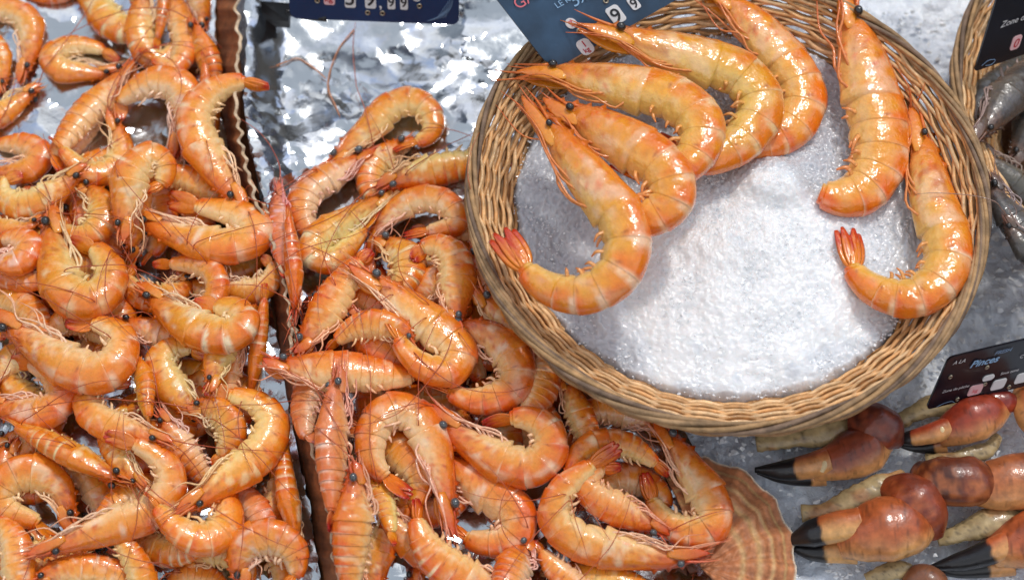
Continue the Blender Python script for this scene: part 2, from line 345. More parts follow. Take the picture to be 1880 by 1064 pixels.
# ------------------------------------------------------------------ baskets
def basket(c, Rr, zr, label, seed, depth=.065, inw=.053, base_z=None):
    t = thing('wicker_basket', label, 'basket', (c[0], c[1], zr - depth))
    r = np.random.default_rng(seed); c = np.array(c)
    nst = 46; rows = 22; nn = nst * 9
    ph = np.linspace(0, 2 * np.pi, nn, endpoint=False)
    prof = lambda k: (Rr - .004 - inw * k, zr - .003 - depth * k ** 1.5)
    th = np.linspace(0, 2 * np.pi, 7, endpoint=False)
    for i in range(2 * rows - 1):
        outer = i >= rows; k = ((i - rows + .8) if outer else (i + .3)) / rows; r0, z0 = prof(k); r0 += .0044 * outer; z0 -= .001 * outer
        dk = .011 * np.sin(nst / 2 * ph) * (1 if i % 14 < 8 else -1) + .0035 * np.sin(2 * ph + i * .7) + .003 * np.array([noise.noise((math.cos(a) * 6, math.sin(a) * 6, i * 3.1)) for a in ph])
        wave = .0017 * np.sin(nst / 2 * ph) * (1 if i % 2 else -1)
        rr = r0 - inw * dk + wave; zz = z0 - depth * 1.1 * dk * k ** .5
        rad = (.0019 if outer else .0016) * (1 + .10 * r.normal()) * (1 + .10 * np.sin(ph * 7 + r.random() * 6))
        q = np.stack([c[0] + rr * np.cos(ph), c[1] + rr * np.sin(ph), zz], 1)
        er = np.stack([np.cos(ph), np.sin(ph), 0 * ph], 1); ez = np.array([0, 0, 1.])
        V = (q[:, None] + rad[:, None, None] * (np.cos(th)[None, :, None] * er[:, None] + np.sin(th)[None, :, None] * ez)).reshape(-1, 3)
        F = grid_faces(nn, 7) + [((nn - 1) * 7 + j, (nn - 1) * 7 + (j + 1) % 7, (j + 1) % 7, j) for j in range(7)]
        tone = .9 + .18 * r.normal()
        C = np.tile(lin(*[(232, 180, 120), (220, 162, 100), (240, 196, 142)][i % 3]) * np.clip(tone, .65, 1.15), (len(V), 1))
        C *= ((1 + .2 * vnoise(V * 35, i)) * (.7 if outer else 1))[:, None]  # outer backing rows coloured darker, so the gaps read as shaded
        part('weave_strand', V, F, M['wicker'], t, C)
    for i in range(nst):
        a = 2 * np.pi * (i + .5) / nst
        pts = [np.array([c[0] + prof(k)[0] * math.cos(a), c[1] + prof(k)[0] * math.sin(a), prof(k)[1] - .0005]) for k in np.linspace(-.01, 1, 7)]
        V, F, s, _ = tube_geo(pts, .0021, 6, 14)
        part('stake', V, F, M['wicker'], t, np.tile(lin(140, 88, 48), (len(V), 1)))
    ns = 7; Rr = Rr - .0045
    for i in range(ns):
        n2 = 320; p2 = np.linspace(0, 2 * np.pi, n2, endpoint=False)
        tw = 6 * p2 + 2 * np.pi * i / ns + .5 * np.sin(p2 * 3 + i)
        rr = Rr + .0036 * np.cos(tw); zz = zr + .0030 * np.sin(tw) + .0012 * np.sin(p2 * 5 + seed)
        q = np.stack([c[0] + rr * np.cos(p2), c[1] + rr * np.sin(p2), zz], 1)
        er = np.stack([np.cos(p2), np.sin(p2), 0 * p2], 1)
        rad = .0018 * (1 + .15 * np.sin(p2 * 9 + i * 2))
        V = (q[:, None] + rad[:, None, None] * (np.cos(th)[None, :, None] * er[:, None] + np.sin(th)[None, :, None] * np.array([0, 0, 1.]))).reshape(-1, 3)
        F = grid_faces(n2, 7) + [((n2 - 1) * 7 + j, (n2 - 1) * 7 + (j + 1) % 7, (j + 1) % 7, j) for j in range(7)]
        C = np.tile(lin(*[(160, 128, 92), (128, 104, 84), (178, 140, 96)][i % 3]), (len(V), 1)) * (1 + .35 * vnoise(V * np.array([30, 30, 30]), i + 9))[:, None]
        part('rim_strand', V, F, M['rim'], t, C)
    rb, zb = prof(1.)
    V = np.array([[c[0] + rb * 1.02 * math.cos(a), c[1] + rb * 1.02 * math.sin(a), zb + d] for d in (-.004, 0) for a in np.linspace(0, 2 * np.pi, 48, endpoint=False)])
    part('base', V, grid_faces(2, 48) + [tuple(range(47, -1, -1)), tuple(range(48, 96))], M['wicker'], t, np.tile(lin(120, 80, 46), (96, 1)), False)
    return t
BC, BR, BZ = (.165, .061), .2005, .115
RC, RR_, RZ = (.557, .150), .203, .088
basket(BC, BR, BZ, 'large round wicker basket filled with white crushed ice and giant prawns', 1)
basket(RC, RR_, RZ, 'second wicker basket at the right edge, holding raw grey prawns', 2)

ICE_R = .166
def ice_height(x, y):
    d = np.hypot(x - BC[0], y - BC[1]) / ICE_R
    e = np.hypot(x - .18, y + .01) / .13
    return .0815 + .010 * np.clip(1 - d ** 2, -1, 1) + .012 * np.clip(1 - e ** 2, 0, 1)
def ice_lump(x, y):
    a = P(1420, 330, .1)
    return .012 * np.exp(-(((x - a[0]) / .026) ** 2 + ((y - a[1]) / .020) ** 2) ** 2)
def make_ice():
    nr, na = 230, 620
    rr = np.linspace(0, 1, nr); aa = np.linspace(0, 2 * np.pi, na, endpoint=False)
    edge = 1 + .03 * np.array([noise.noise((math.cos(a) * 4, math.sin(a) * 4, 2)) for a in aa]) + .014 * np.array([noise.noise((math.cos(a) * 16, math.sin(a) * 16, 5)) for a in aa]) + .008 * np.array([noise.noise((math.cos(a) * 60, math.sin(a) * 60, 8)) for a in aa])
    x = BC[0] + ICE_R * np.outer(rr, np.cos(aa) * edge); y = BC[1] + ICE_R * np.outer(rr, np.sin(aa) * edge)
    x = x.ravel(); y = y.ravel(); p = np.stack([x, y, 0 * x], 1)
    z = ice_height(x, y) + .0044 * vnoise(p * 34) + .0036 * (.35 - np.abs(vnoise(p * 75, 4))) + .0016 * (.3 - np.abs(vnoise(p * 170, 14))) + .0014 * vnoise(p * 300, 6) + .0010 * vnoise(p * 700, 8) + ice_lump(x, y)
    rad = np.repeat(rr, na); z -= .010 * sstep(.955, 1, rad) 
    p[:, 2] = z
    F = grid_faces(nr, na)
    geo = [(p, F)]
    def smp(r):
        a = r.uniform(0, 6.283); d = ICE_R * math.sqrt(r.random()) * .985; q = (BC[0] + d * math.cos(a), BC[1] + d * math.sin(a))
        return np.array([*q, ice_height(*q) + .0045 * noise.noise((q[0] * 30, q[1] * 30, 0)) + ice_lump(*q) + r.uniform(-.0008, .0008)])
    V2, F2 = ice_shards(7500, smp, .0017, 12)
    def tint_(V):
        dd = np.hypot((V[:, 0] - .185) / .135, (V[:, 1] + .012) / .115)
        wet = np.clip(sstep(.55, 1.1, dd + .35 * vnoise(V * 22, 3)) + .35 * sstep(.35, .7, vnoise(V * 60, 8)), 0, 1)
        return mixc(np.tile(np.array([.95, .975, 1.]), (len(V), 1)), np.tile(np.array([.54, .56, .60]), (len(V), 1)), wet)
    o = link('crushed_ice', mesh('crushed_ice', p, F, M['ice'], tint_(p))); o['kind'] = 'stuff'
    g = link('ice_grains', mesh('ice_grains', V2, F2, M['grain'], None, False)); g['kind'] = 'stuff'
    o['label'] = 'white crushed ice heaped in the large wicker basket'
make_ice()

# ------------------------------------------------------------------ prawns
PS = np.array([0, .05, .10, .15, .20, .27, .35, .405, .44, .52, .60, .68, .75, .80, .85, .88])
PH = np.array([.05, .11, .24, .40, .54, .73, .91, 1.0, 1.0, .98, .93, .83, .71, .60, .47, .40])
PHG = np.array([.05, .12, .30, .50, .67, .86, .97, 1.0, 1.0, .98, .94, .86, .76, .66, .52, .44])
SEG = [.415, .50, .58, .65, .712, .765, .865]
PAL = {
 'cooked': dict(dor=(233, 114, 10), fl=(241, 159, 54), be=(247, 212, 152), rear=(220, 76, 8), wh=(249, 220, 180), head=(218, 88, 24), tip=(198, 48, 22), leg=(246, 206, 164), leg2=(238, 158, 104), ant=(176, 74, 34)),
 'rosy': dict(dor=(229, 98, 8), fl=(239, 149, 48), be=(247, 210, 154), rear=(212, 62, 8), wh=(249, 218, 182), head=(206, 66, 20), tip=(178, 24, 20), leg=(246, 196, 162), leg2=(232, 128, 88), ant=(186, 84, 44)),
 'pink': dict(dor=(218, 104, 46), fl=(230, 146, 84), be=(240, 200, 160), rear=(222, 104, 50), wh=(248, 222, 206), head=(220, 116, 80), tip=(176, 40, 34), leg=(240, 180, 160), leg2=(224, 116, 92), ant=(186, 84, 44)),
 'giant': dict(dor=(235, 116, 6), fl=(240, 165, 44), be=(243, 200, 112), rear=(232, 84, 8), wh=(246, 202, 150), head=(224, 116, 34), tip=(200, 58, 16), leg=(228, 150, 76), leg2=(216, 104, 40), ant=(208, 116, 54)),
 'raw': dict(dor=(66, 64, 58), fl=(94, 90, 78), be=(116, 108, 94), rear=(58, 54, 50), wh=(98, 96, 92), head=(122, 88, 66), tip=(120, 84, 66), leg=(168, 150, 136), leg2=(140, 92, 74), ant=(150, 120, 100)),
}
TAILS = ((0, .8, .17, .10), (-6, 1., .22, .05), (6, 1., .22, .05), (-13, .92, .26, -.03), (13, .95, .26, -.03))
ANT = []      # antennae are laid once everything lies in place
def make_prawn(name, label, cat, group, pts, H, pal, roll=0, belly=None, z0=None, eye='eye', white=0., red=0., maxtilt=.30, sink=.74, fan=None, noeye=False, notail=False, ants=2, head_up=False, lift=0., legs=6, seed=0):
    r = np.random.default_rng(seed); pc = {k: lin(*v) for k, v in PAL[pal].items()}
    tint = 1 + r.normal(size=3) * np.array([.03, .055, .10])
    n = 120
    q2, L2 = spline(pts, n)
    turn = 0
    dq = np.diff(q2, axis=0); ang = np.unwrap(np.arctan2(-dq[:, 1], dq[:, 0])); turn = ang[int(.95 * n) - 2] - ang[int(.1 * n)]
    if belly is None: belly = 'L' if turn > 0 else 'R'
    sgn = 1 if belly == 'L' else -1           # belly on the left of head-to-tail travel
    H = H * (1.16 if pal in ('cooked', 'rosy', 'pink') else .96) * r.uniform(.97, 1.04); roll = roll + (r.uniform(-16, 16) if abs(roll) < 10 and pal != 'giant' else 0); hs = np.interp(np.linspace(0, 1, n), PS, PHG if pal == 'giant' else PH) * H
    # support plane from what already lies below
    zg = z0 if z0 is not None else .04
    lat = .70 if abs(roll) < 50 else 1.
    if z0 is None:
        pl = np.array([0, 0, zg])
        idx = np.arange(6, n - 4, 4)
        for it in range(3):
            pos = np.array([P(*q2[i], 0) if it == 0 else P(*q2[i], pl[2] + 0) for i in idx])
            need = np.array([hmax(p[0], p[1], .45 * hs[i] * .00042) + sink * lat * hs[i] * .00042 for p, i in zip(pos, idx)])
            A = np.c_[pos[:, 0] - pos[:, 0].mean(), pos[:, 1] - pos[:, 1].mean(), np.ones(len(idx))]
            wgt = np.interp(idx / n, [0, .1, .2, .85, 1], [.2, .4, 1, 1, .4])
            if head_up: wgt = np.ones(len(idx))
            AtA = (A * wgt[:, None]).T @ A + np.diag([2e-3 * len(idx) * .05, 2e-3 * len(idx) * .05, 0])
            c = np.linalg.solve(AtA, (A * wgt[:, None]).T @ need)
            g = np.hypot(c[0], c[1])
            if g > maxtilt: c[:2] *= maxtilt / g
            resid = need - A @ c
            c[2] += np.quantile(resid, .97 if head_up else .78)
            cen = (pos[:, 0].mean(), pos[:, 1].mean()); pl = np.array([c[0], c[1], c[2] + lift])
    else:
        cen = (0, 0); pl = np.array([0, 0, z0])
    nrm = np.array([-pl[0], -pl[1], 1.]); nrm /= np.linalg.norm(nrm)
    o3 = np.array([cen[0], cen[1], pl[2]])
    def onplane(px, py):
        d = ray(px, py); return CAM + d * ((o3 - CAM) @ nrm) / (d @ nrm)
    C = np.array([onplane(*q) for q in q2])
    sc_m = px_m(C[n // 2]); h = hs * sc_m; Hm = H * sc_m
    T = np.gradient(C, axis=0)
    k = 5; Tp = np.pad(T, ((k, k), (0, 0)), mode='edge'); T = np.array([Tp[i:i + 2 * k + 1].mean(0) for i in range(n)])
    T /= np.linalg.norm(T, axis=1)[:, None]
    left = np.cross(nrm, T); N0 = -sgn * left
    rr = R(roll)
    # local bend radius on the belly side
    ds = np.linalg.norm(np.diff(C, axis=0), axis=1).mean()
    curv = np.abs(np.einsum('ij,ij->i', np.gradient(T, axis=0), -N0)) / ds
    D = math.cos(rr) * N0 + math.sin(rr) * nrm
    Lx = np.cross(T, D); Lx *= np.sign((Lx @ nrm).sum() if abs(roll) < 80 else 1) or 1
    s_of = lambda s: np.clip(s, 0, 1) * (n - 1)
    def at(A, s):
        s = np.atleast_1d(s_of(np.asarray(s, float))); i = np.clip(s.astype(int), 0, n - 2); f = (s - i)[:, None]
        return A[i] * (1 - f) + A[i + 1] * f
    def fr(s):
        ext = 0.
        if s < 0: ext = s
        c = at(C, max(s, 0))[0] + at(T, max(s, 0))[0] * ext * L2 * sc_m
        return c, at(T, s)[0], at(D, s)[0], at(Lx, s)[0]
    hh = lambda s: float(np.interp(max(s, 0), np.linspace(0, 1, n), h))
    root = thing(name, label, cat, (float(C[n // 2][0]), float(C[n // 2][1]), float(max(.006, C[n // 2][2] - lat * Hm))), group)
    O = np.array(root.location)
    def P_(nm, V, F, m, C_=None, smooth=True):
        return link(nm, mesh(nm, np.asarray(V) - O, F, m, C_, smooth), root)
    # ---- body: carapace and abdomen in one skin
    ss = [.085, .09, .10, .115, .13] + list(np.linspace(.15, .385, 20)) + [.395, .404, .411, .416, .419]
    for a, b in zip(SEG[:-1], SEG[1:]): ss += list(a + (b - a) * np.array([.004, .05, .16, .3, .45, .6, .75, .86, .94, .975, .996]))
    ss += [.868, .875, .88]; ss = np.array(sorted(set(ss)))
    m = 30; th = np.linspace(0, 2 * np.pi, m, endpoint=False)
    hv = np.interp(ss, np.linspace(0, 1, n), h); cc = at(C, ss); tt = at(T, ss); dd = at(D, ss); ll = at(Lx, ss)
    kv = np.interp(ss, np.linspace(0, 1, n), curv)
    seg_i = np.clip(np.searchsorted(SEG, ss) - 1, -1, 5); u = np.zeros(len(ss))
    for i in range(len(ss)):
        if seg_i[i] >= 0: u[i] = np.clip((ss[i] - SEG[seg_i[i]]) / (SEG[seg_i[i] + 1] - SEG[seg_i[i]]), 0, 1)
    abd = (ss > .414)
    step = np.where(abd, (.945 if pal != 'giant' else .98) + (.075 if pal != 'giant' else .032) * u ** 1.3 - .012 * sstep(.97, 1, u), 1.0 + .045 * sstep(.36, .405, ss) - .05 * sstep(.411, .4195, ss))
    step[ss > .866] *= .8
    front = sstep(.08, .15, ss) * .85 + .15
    ct, st = np.cos(th), np.sin(th)
    V = np.zeros((len(ss), m, 3)); COL = np.zeros((len(ss), m, 3))
    lim = np.where(kv > 1e-3, .86 / np.maximum(kv, 1e-3), 1e9)
    wv = np.where(abd, .70, .66)
    sd1, sd2 = r.uniform(0, 50, 2); segw = r.uniform(0, 1.15, 6) ** 1.3; segr = r.uniform(.3, 1.1, 6)
    for i in range(len(ss)):
        dv = hv[i] * step[i] * front[i]
        lobe = 1.
        if abd[i] and ss[i] < .765: lobe = 1 - .11 * abs(2 * u[i] - .95) ** 2.4
        up = dv * np.sign(ct) * np.abs(ct) ** .92
        dn = np.where(ct < 0, np.minimum(np.abs(up) * lobe * (.96 if abd[i] else 1.0), lim[i] * np.ones(m)), 0)
        up = np.where(ct < 0, -dn, up)
        narrow = np.where(ct < -.3, 1 - .42 * ((-ct - .3) / .7) ** 2, 1)
        if not abd[i]: narrow = narrow * np.where(ct > .45, 1 - .28 * (ct - .45) / .55, 1)
        lt = wv[i] * dv * np.sign(st) * np.abs(st) ** .85 * narrow * (1.05 if not abd[i] else 1)
        V[i] = cc[i] + up[:, None] * dd[i] + lt[:, None] * ll[i]
        # ---- colour
        pn = np.stack([np.full(m, ss[i] * 22), ct * 1.6, st * 1.6], 1)
        n1 = vnoise(pn, sd1); n2 = vnoise(pn * np.array([2.2, 2.5, 2.5]), sd2)
        fl = np.tile(pc['fl'], (m, 1))
        tdor = sstep(-.15, 1.0, ct + (.55 if pal != 'giant' else .95) * n1 + .1)
        c = mixc(fl, np.tile(pc['dor'], (m, 1)), tdor * (.85 if abd[i] else .7))
        tb = sstep(-.02, -.7, ct + .3 * n2)
        c = mixc(c, np.tile(pc['be'], (m, 1)), tb * .8)
        if abd[i]:
            rear = sstep(.55, .9, u[i]) * sstep(-.2, .7, ct + .4 * n2) * (.62 if seg_i[i] < 5 else .8) * segr[seg_i[i]]
            c = mixc(c, np.tile(pc['rear'], (m, 1)), np.clip(rear, 0, 1))
            wb = (1 - sstep(.12, .34, u[i] + .22 * n1.mean())) * sstep(.25, .8, ct + .5 * n2) * (seg_i[i] > 0) * (seg_i[i] < 5)
            wb = wb + (sstep(.9, .985, u[i]) * .5) * sstep(-.1, .6, ct) * (seg_i[i] < 5)
            c = mixc(c, np.tile(pc['wh'], (m, 1)), np.clip(wb * (.72 + white) * (1.25 if pal == 'giant' else 1) * (segw[seg_i[i]] + .1 + .5 * white), 0, .9))
        else:
            ff = 1 - sstep(.12, .30, ss[i] + .05 * n1)
            c = mixc(c, np.tile(pc['head'], (m, 1)), np.clip(ff, 0, 1) * .7)
            pat = sstep(.12, .5, n1 + white) * sstep(.2, .28, ss[i] + 0 * n1) * (ct < .8) * (ct > -.7)
            c = mixc(c, np.tile(pc['wh'], (m, 1)), pat * .65)
            spots = sstep(.25, .5, n2) * sstep(.14, .2, ss[i] + 0 * n1) * (1 - sstep(.33, .4, ss[i] + 0 * n1))
            c = mixc(c, np.tile(pc['rear'], (m, 1)), spots * .5)
            ins = sstep(.12, .42, vnoise(pn * np.array([1.3, 1.6, 1.6]), sd1 + 20)) * sstep(.12, .17, ss[i] + 0 * n1) * (1 - sstep(.26, .36, ss[i] + 0 * n1)) * (np.abs(ct - .1) < .75)
            c = mixc(c, np.tile(pc['rear'] * np.array([.5, .45, .6]), (m, 1)), ins * .5)
        if abd[i]:
            c = c * (1 - (.10 if pal != 'giant' else .0) * (1 - sstep(.0, .06, u[i])) * sstep(-.5, .2, ct))[:, None]
            pale = sstep(.15, .6, vnoise(pn * np.array([.9, 1.2, 1.2]), sd2 + 7)) * .38
            c = mixc(c, np.tile(pc['wh'], (m, 1)), pale)
            dot = np.exp(-((ct - .12) / .10) ** 2) * np.exp(-((u[i] - .86) / .06) ** 2) * (st > 0) * .6 * (segr[seg_i[i]] > .6)
            c = mixc(c, np.tile(pc['rear'] * .35, (m, 1)), dot)
        COL[i] = c
    COL = COL * tint
    V = V.reshape(-1, 3); COL = COL.reshape(-1, 3)
    cen_ = cc.repeat(m, 0); V = cen_ + (V - cen_) * (1 + .05 * vnoise((V - O) / Hm * .9, sd1) + .022 * vnoise((V - O) / Hm * 2.6, sd2))[:, None]
    F = grid_faces(len(ss), m); F.append(tuple(range(m - 1, -1, -1))); F.append(tuple(range((len(ss) - 1) * m, len(ss) * m)))
    P_('body', V, F, M['shell_big' if pal == 'giant' else 'shell'], COL)
    # ---- rostrum: toothed blade over the eyes
    up_, dn_ = [], []
    nt_ = 26
    for j in range(nt_):
        s = .30 - .30 * j / (nt_ - 1); c, t_, d_, l_ = fr(s)
        env = hh(s) * (1.0 if s > .15 else 1) ; e0 = hh(.16) * .9 * sstep(-.06, .2, s) + .02 * Hm
        e = min(env, e0) if s < .17 else env * (.98)
        tooth = (.17 * Hm if (j % 4 == 0 and 4 < j < 22) else 0)
        ht = .16 * Hm * np.interp(j / nt_, [0, .3, .7, 1], [.2, 1, .7, .05])
        up_.append(c + d_ * (e + ht * .6 + tooth)); dn_.append(c + d_ * (e - ht))
    th_ = .05 * Hm; V = []; F = []
    for j in range(nt_):
        l_ = fr(.30 - .30 * j / (nt_ - 1))[3]
        V += [up_[j], dn_[j] + l_ * th_, dn_[j] - l_ * th_]
    for j in range(nt_ - 1):
        a = 3 * j; F += [(a, a + 3, a + 4, a + 1), (a + 1, a + 4, a + 5, a + 2), (a + 2, a + 5, a + 3, a)]
    F += [(0, 1, 2), (3 * nt_ - 1, 3 * nt_ - 2, 3 * nt_ - 3)]
    tcol = mixc(np.tile(pc['dor'], (len(V), 1)), np.tile(pc['head'] * .8, (len(V), 1)), np.repeat(np.linspace(0, 1, nt_), 3)) * tint
    P_('rostrum', np.array(V), F, M['shell'], tcol)
    # ---- antennal scales and mouth parts at the snout
    for sd in (1, -1):
        pts_ = []; 
        for s, a, b in ((.17, -.30, .5), (.12, -.32, .50), (.06, -.25, .42), (.005, -.12, .3)):
            c, t_, d_, l_ = fr(s); pts_.append(c + d_ * a * Hm * .9 + l_ * sd * b * Hm * .62)
        V, F, s, _ = tube_geo(pts_, [.16 * Hm, .33 * Hm, .27 * Hm, .04 * Hm], 8, 14, .22, up=fr(.1)[3])
        P_('antenna_scale', V, F, M['shell'], mixc(np.tile(pc['fl'], (len(V), 1)), np.tile(pc['head'], (len(V), 1)), np.clip(s * .8 + .2 * (sd > 0), 0, 1)) * tint)
    if legs > 3:
        for sp in range(4):
            c, t_, d_, l_ = fr(.10); pa = c + d_ * (-.20 + .10 * sp) * Hm + l_ * (.22 if sp % 2 else -.1) * Hm
            c2, t2, d2, l2 = fr(-.01 - .03 * r.random()); pb = c2 + d2 * (-.25 + .16 * sp + r.normal() * .12) * Hm + l2 * (.25 * r.normal() + .1) * Hm
            V, F, s_, _ = tube_geo([pa, .5 * (pa + pb) + d_ * .04 * Hm * r.normal(), pb], [.085 * Hm, .05 * Hm, .008 * Hm], 6, 10)
            P_('antennule', V, F, M['limb'], mixc(np.tile(pc['head'], (len(V), 1)), np.tile(pc['leg2'], (len(V), 1)), s_) * tint)
    # ---- eyes
    if not noeye:
        for sd in (1, -1):
            c, t_, d_, l_ = fr(.118)
            p = c + d_ * (.15 if pal != 'giant' else .04) * Hm + l_ * sd * .45 * Hm
            bm = bmesh.new(); bmesh.ops.create_uvsphere(bm, u_segments=12, v_segments=8, radius=(.185 if pal != 'giant' else .15) * r.uniform(.85, 1.1) * Hm)
            ev = np.array([v.co[:] for v in bm.verts]); ef = [tuple(v.index for v in f.verts) for f in bm.faces]; bm.free()
            ev = ev @ np.array([t_ * 1.15, d_, l_])
            P_('eye', ev + p, ef, M[eye])
    # ---- walking legs folded forward along the breast
    for j in range(legs):
        s = .25 + .15 * (j % 6) / 5. + r.normal() * .008; sd = 1 if j % 3 else .3
        pts_ = []
        wild = r.random() < .10; jit = r.normal() * .016
        for kk, (dsn, off, la) in enumerate(((0, .70, .42), (-.05 + jit, .98, .5), (-.12 + jit, 1.0 + .05 * (j % 4), .62), (-.19 + 2 * jit, 1.0, .5), (-.26 - .07 * r.random(), .95 + .3 * r.random(), .4))):
            c, t_, d_, l_ = fr(s + dsn)
            e = max(hh(s + dsn), .45 * Hm)
            o_ = off * e + (0 if kk == 0 else r.normal() * .05 * Hm + .035 * (j % 5) * Hm * (kk in (1, 2)))
            if wild and kk >= 3: o_ += .6 * Hm
            pts_.append(c - d_ * o_ + l_ * (la * .66 * Hm * sd + r.normal() * .06 * Hm))
        V, F, s_, _ = tube_geo(pts_, [.058 * Hm, .052 * Hm, .040 * Hm, .03 * Hm, .012 * Hm], 6, 16)
        P_('walking_leg', V, F, M['limb'], mixc(np.tile(pc['leg'], (len(V), 1)), np.tile(pc['leg2'], (len(V), 1)), np.clip(.9 * s_ ** 2 + red, 0, 1)) * tint)
    # ---- swimmerets inside the curl
    for j in range(5):
        for sd in ((1, .2) if j < 4 else (1,)):
            if r.random() < (.38 if pal != 'giant' else .1): continue
            s = .5 * (SEG[j] + SEG[j + 1]) + .004; c, t_, d_, l_ = fr(s); e = hh(s)
            e = min(e, np.interp(s, np.linspace(0, 1, n), np.where(curv > 1e-3, .86 / np.maximum(curv, 1e-3), 1e9)))
            ln = Hm * (.46 if j < 4 else .34) * (1.15 if pal == 'giant' else 1) * r.uniform(.65, 1.25)
            p0 = c - d_ * e * .72 + l_ * (.34 * Hm * sd)
            bk = t_ * (.55 + .35 * r.normal()) - t_ * .3 * (j < 1)
            p1 = p0 - d_ * .42 * ln + bk * .4 * ln + l_ * .10 * Hm * sd
            p2 = p0 - d_ * .72 * ln + bk * 1.1 * ln + l_ * r.normal() * .05 * Hm
            V, F, s_, _ = tube_geo([p0, p1, p2], [.08 * Hm, .075 * Hm, .03 * Hm], 6, 10, .5)
            P_('swimmeret', V, F, M['limb'], mixc(np.tile(.5 * pc['be'] + .5 * pc['leg'], (len(V), 1)), np.tile(pc['leg2'], (len(V), 1)), np.clip(s_ * (.3 + red * 1.2) + red * .4, 0, 1)) * tint)
    # ---- tail fan: telson and two pairs of blades
    c, t_, d_, l_ = fr(.868); tl = L2 * sc_m * .15
    ce = fr(1.0)[0]; ax = (ce - c); tl = np.linalg.norm(ax) * 1.02; ax /= np.linalg.norm(ax)
    fr_ = R(fan if fan is not None else r.uniform(35, 70))
    hd = d_ - ax * (d_ @ ax); hd /= np.linalg.norm(hd); hl = np.cross(ax, hd)
    if hl @ nrm < 0: hl = -hl
    side = math.cos(fr_) * hl + math.sin(fr_) * hd; fn = np.cross(ax, side)
    blades = () if notail else TAILS
    spread = r.uniform(.3, .9) if pal != 'giant' else 1.
    for j, (an, ln, wd, lf) in enumerate(blades):
        a = R(an * spread)
        dr = ax * math.cos(a) + side * math.sin(a); sdv = side * math.cos(a) - ax * math.sin(a)
        nb = 14; V = []; F = []; cs = []
        for i in range(nb):
            f = i / (nb - 1)
            wdt = wd * Hm * 1.25 * (math.sin(math.pi * min(1, .12 + .80 * f ** .8)) if j else (1 - .85 * f)) + .01 * Hm
            b = c + dr * tl * ln * f + fn * Hm * (lf + .10 * math.sin(f * 2.6) - .06 * f) + side * math.sin(a) * .28 * Hm * min(1, f * 4)
            for x in range(9):
                g = -1 + 2 * x / 8
                V.append(b + sdv * wdt * g + fn * Hm * (.07 * (1 - g * g) + .035 * math.cos(g * 9.4) * (1 - f) ** .3) * (1 - .5 * f)); cs.append(f)
            for x in range(7, 0, -1):
                g = -1 + 2 * x / 8
                V.append(b + sdv * wdt * g - fn * Hm * .04 * (1 - g * g)); cs.append(f)
        F = grid_faces(nb, 16); F.append(tuple(range(15, -1, -1))); F.append(tuple(range((nb - 1) * 16, nb * 16)))
        cs = np.array(cs); V = np.array(V)
        nz = vnoise(np.stack([cs * 3, (V - c) @ sdv / Hm * 9, np.zeros(len(V))], 1), sd1 + j)
        cl = mixc(np.tile(mixc(pc['dor'][None], pc['fl'][None], np.array([.35]))[0], (len(V), 1)), np.tile(pc['tip'], (len(V), 1)), sstep(.45, 1.15, cs + .4 * nz + red * .9))
        P_('tail_blade', V, F, M['shell'], cl * tint)
    # ---- record for stacking and for the antennae
    for s in np.linspace(.03, .985, 44):
        c = at(C, s)[0]; e = hh(s)
        hstamp(c[0], c[1], (c[2] + .1 * e, .62 * e * lat / .7), max(e * .95, .003))
    if ants:
        c0, t_, d_, l_ = fr(.03)
        for j in range(ants): ANT.append((root, c0 - d_ * .2 * Hm + l_ * .2 * Hm * (1 - 2 * j), -t_, pc['ant'] * tint, Hm, seed * 3 + j, pal))
    return root

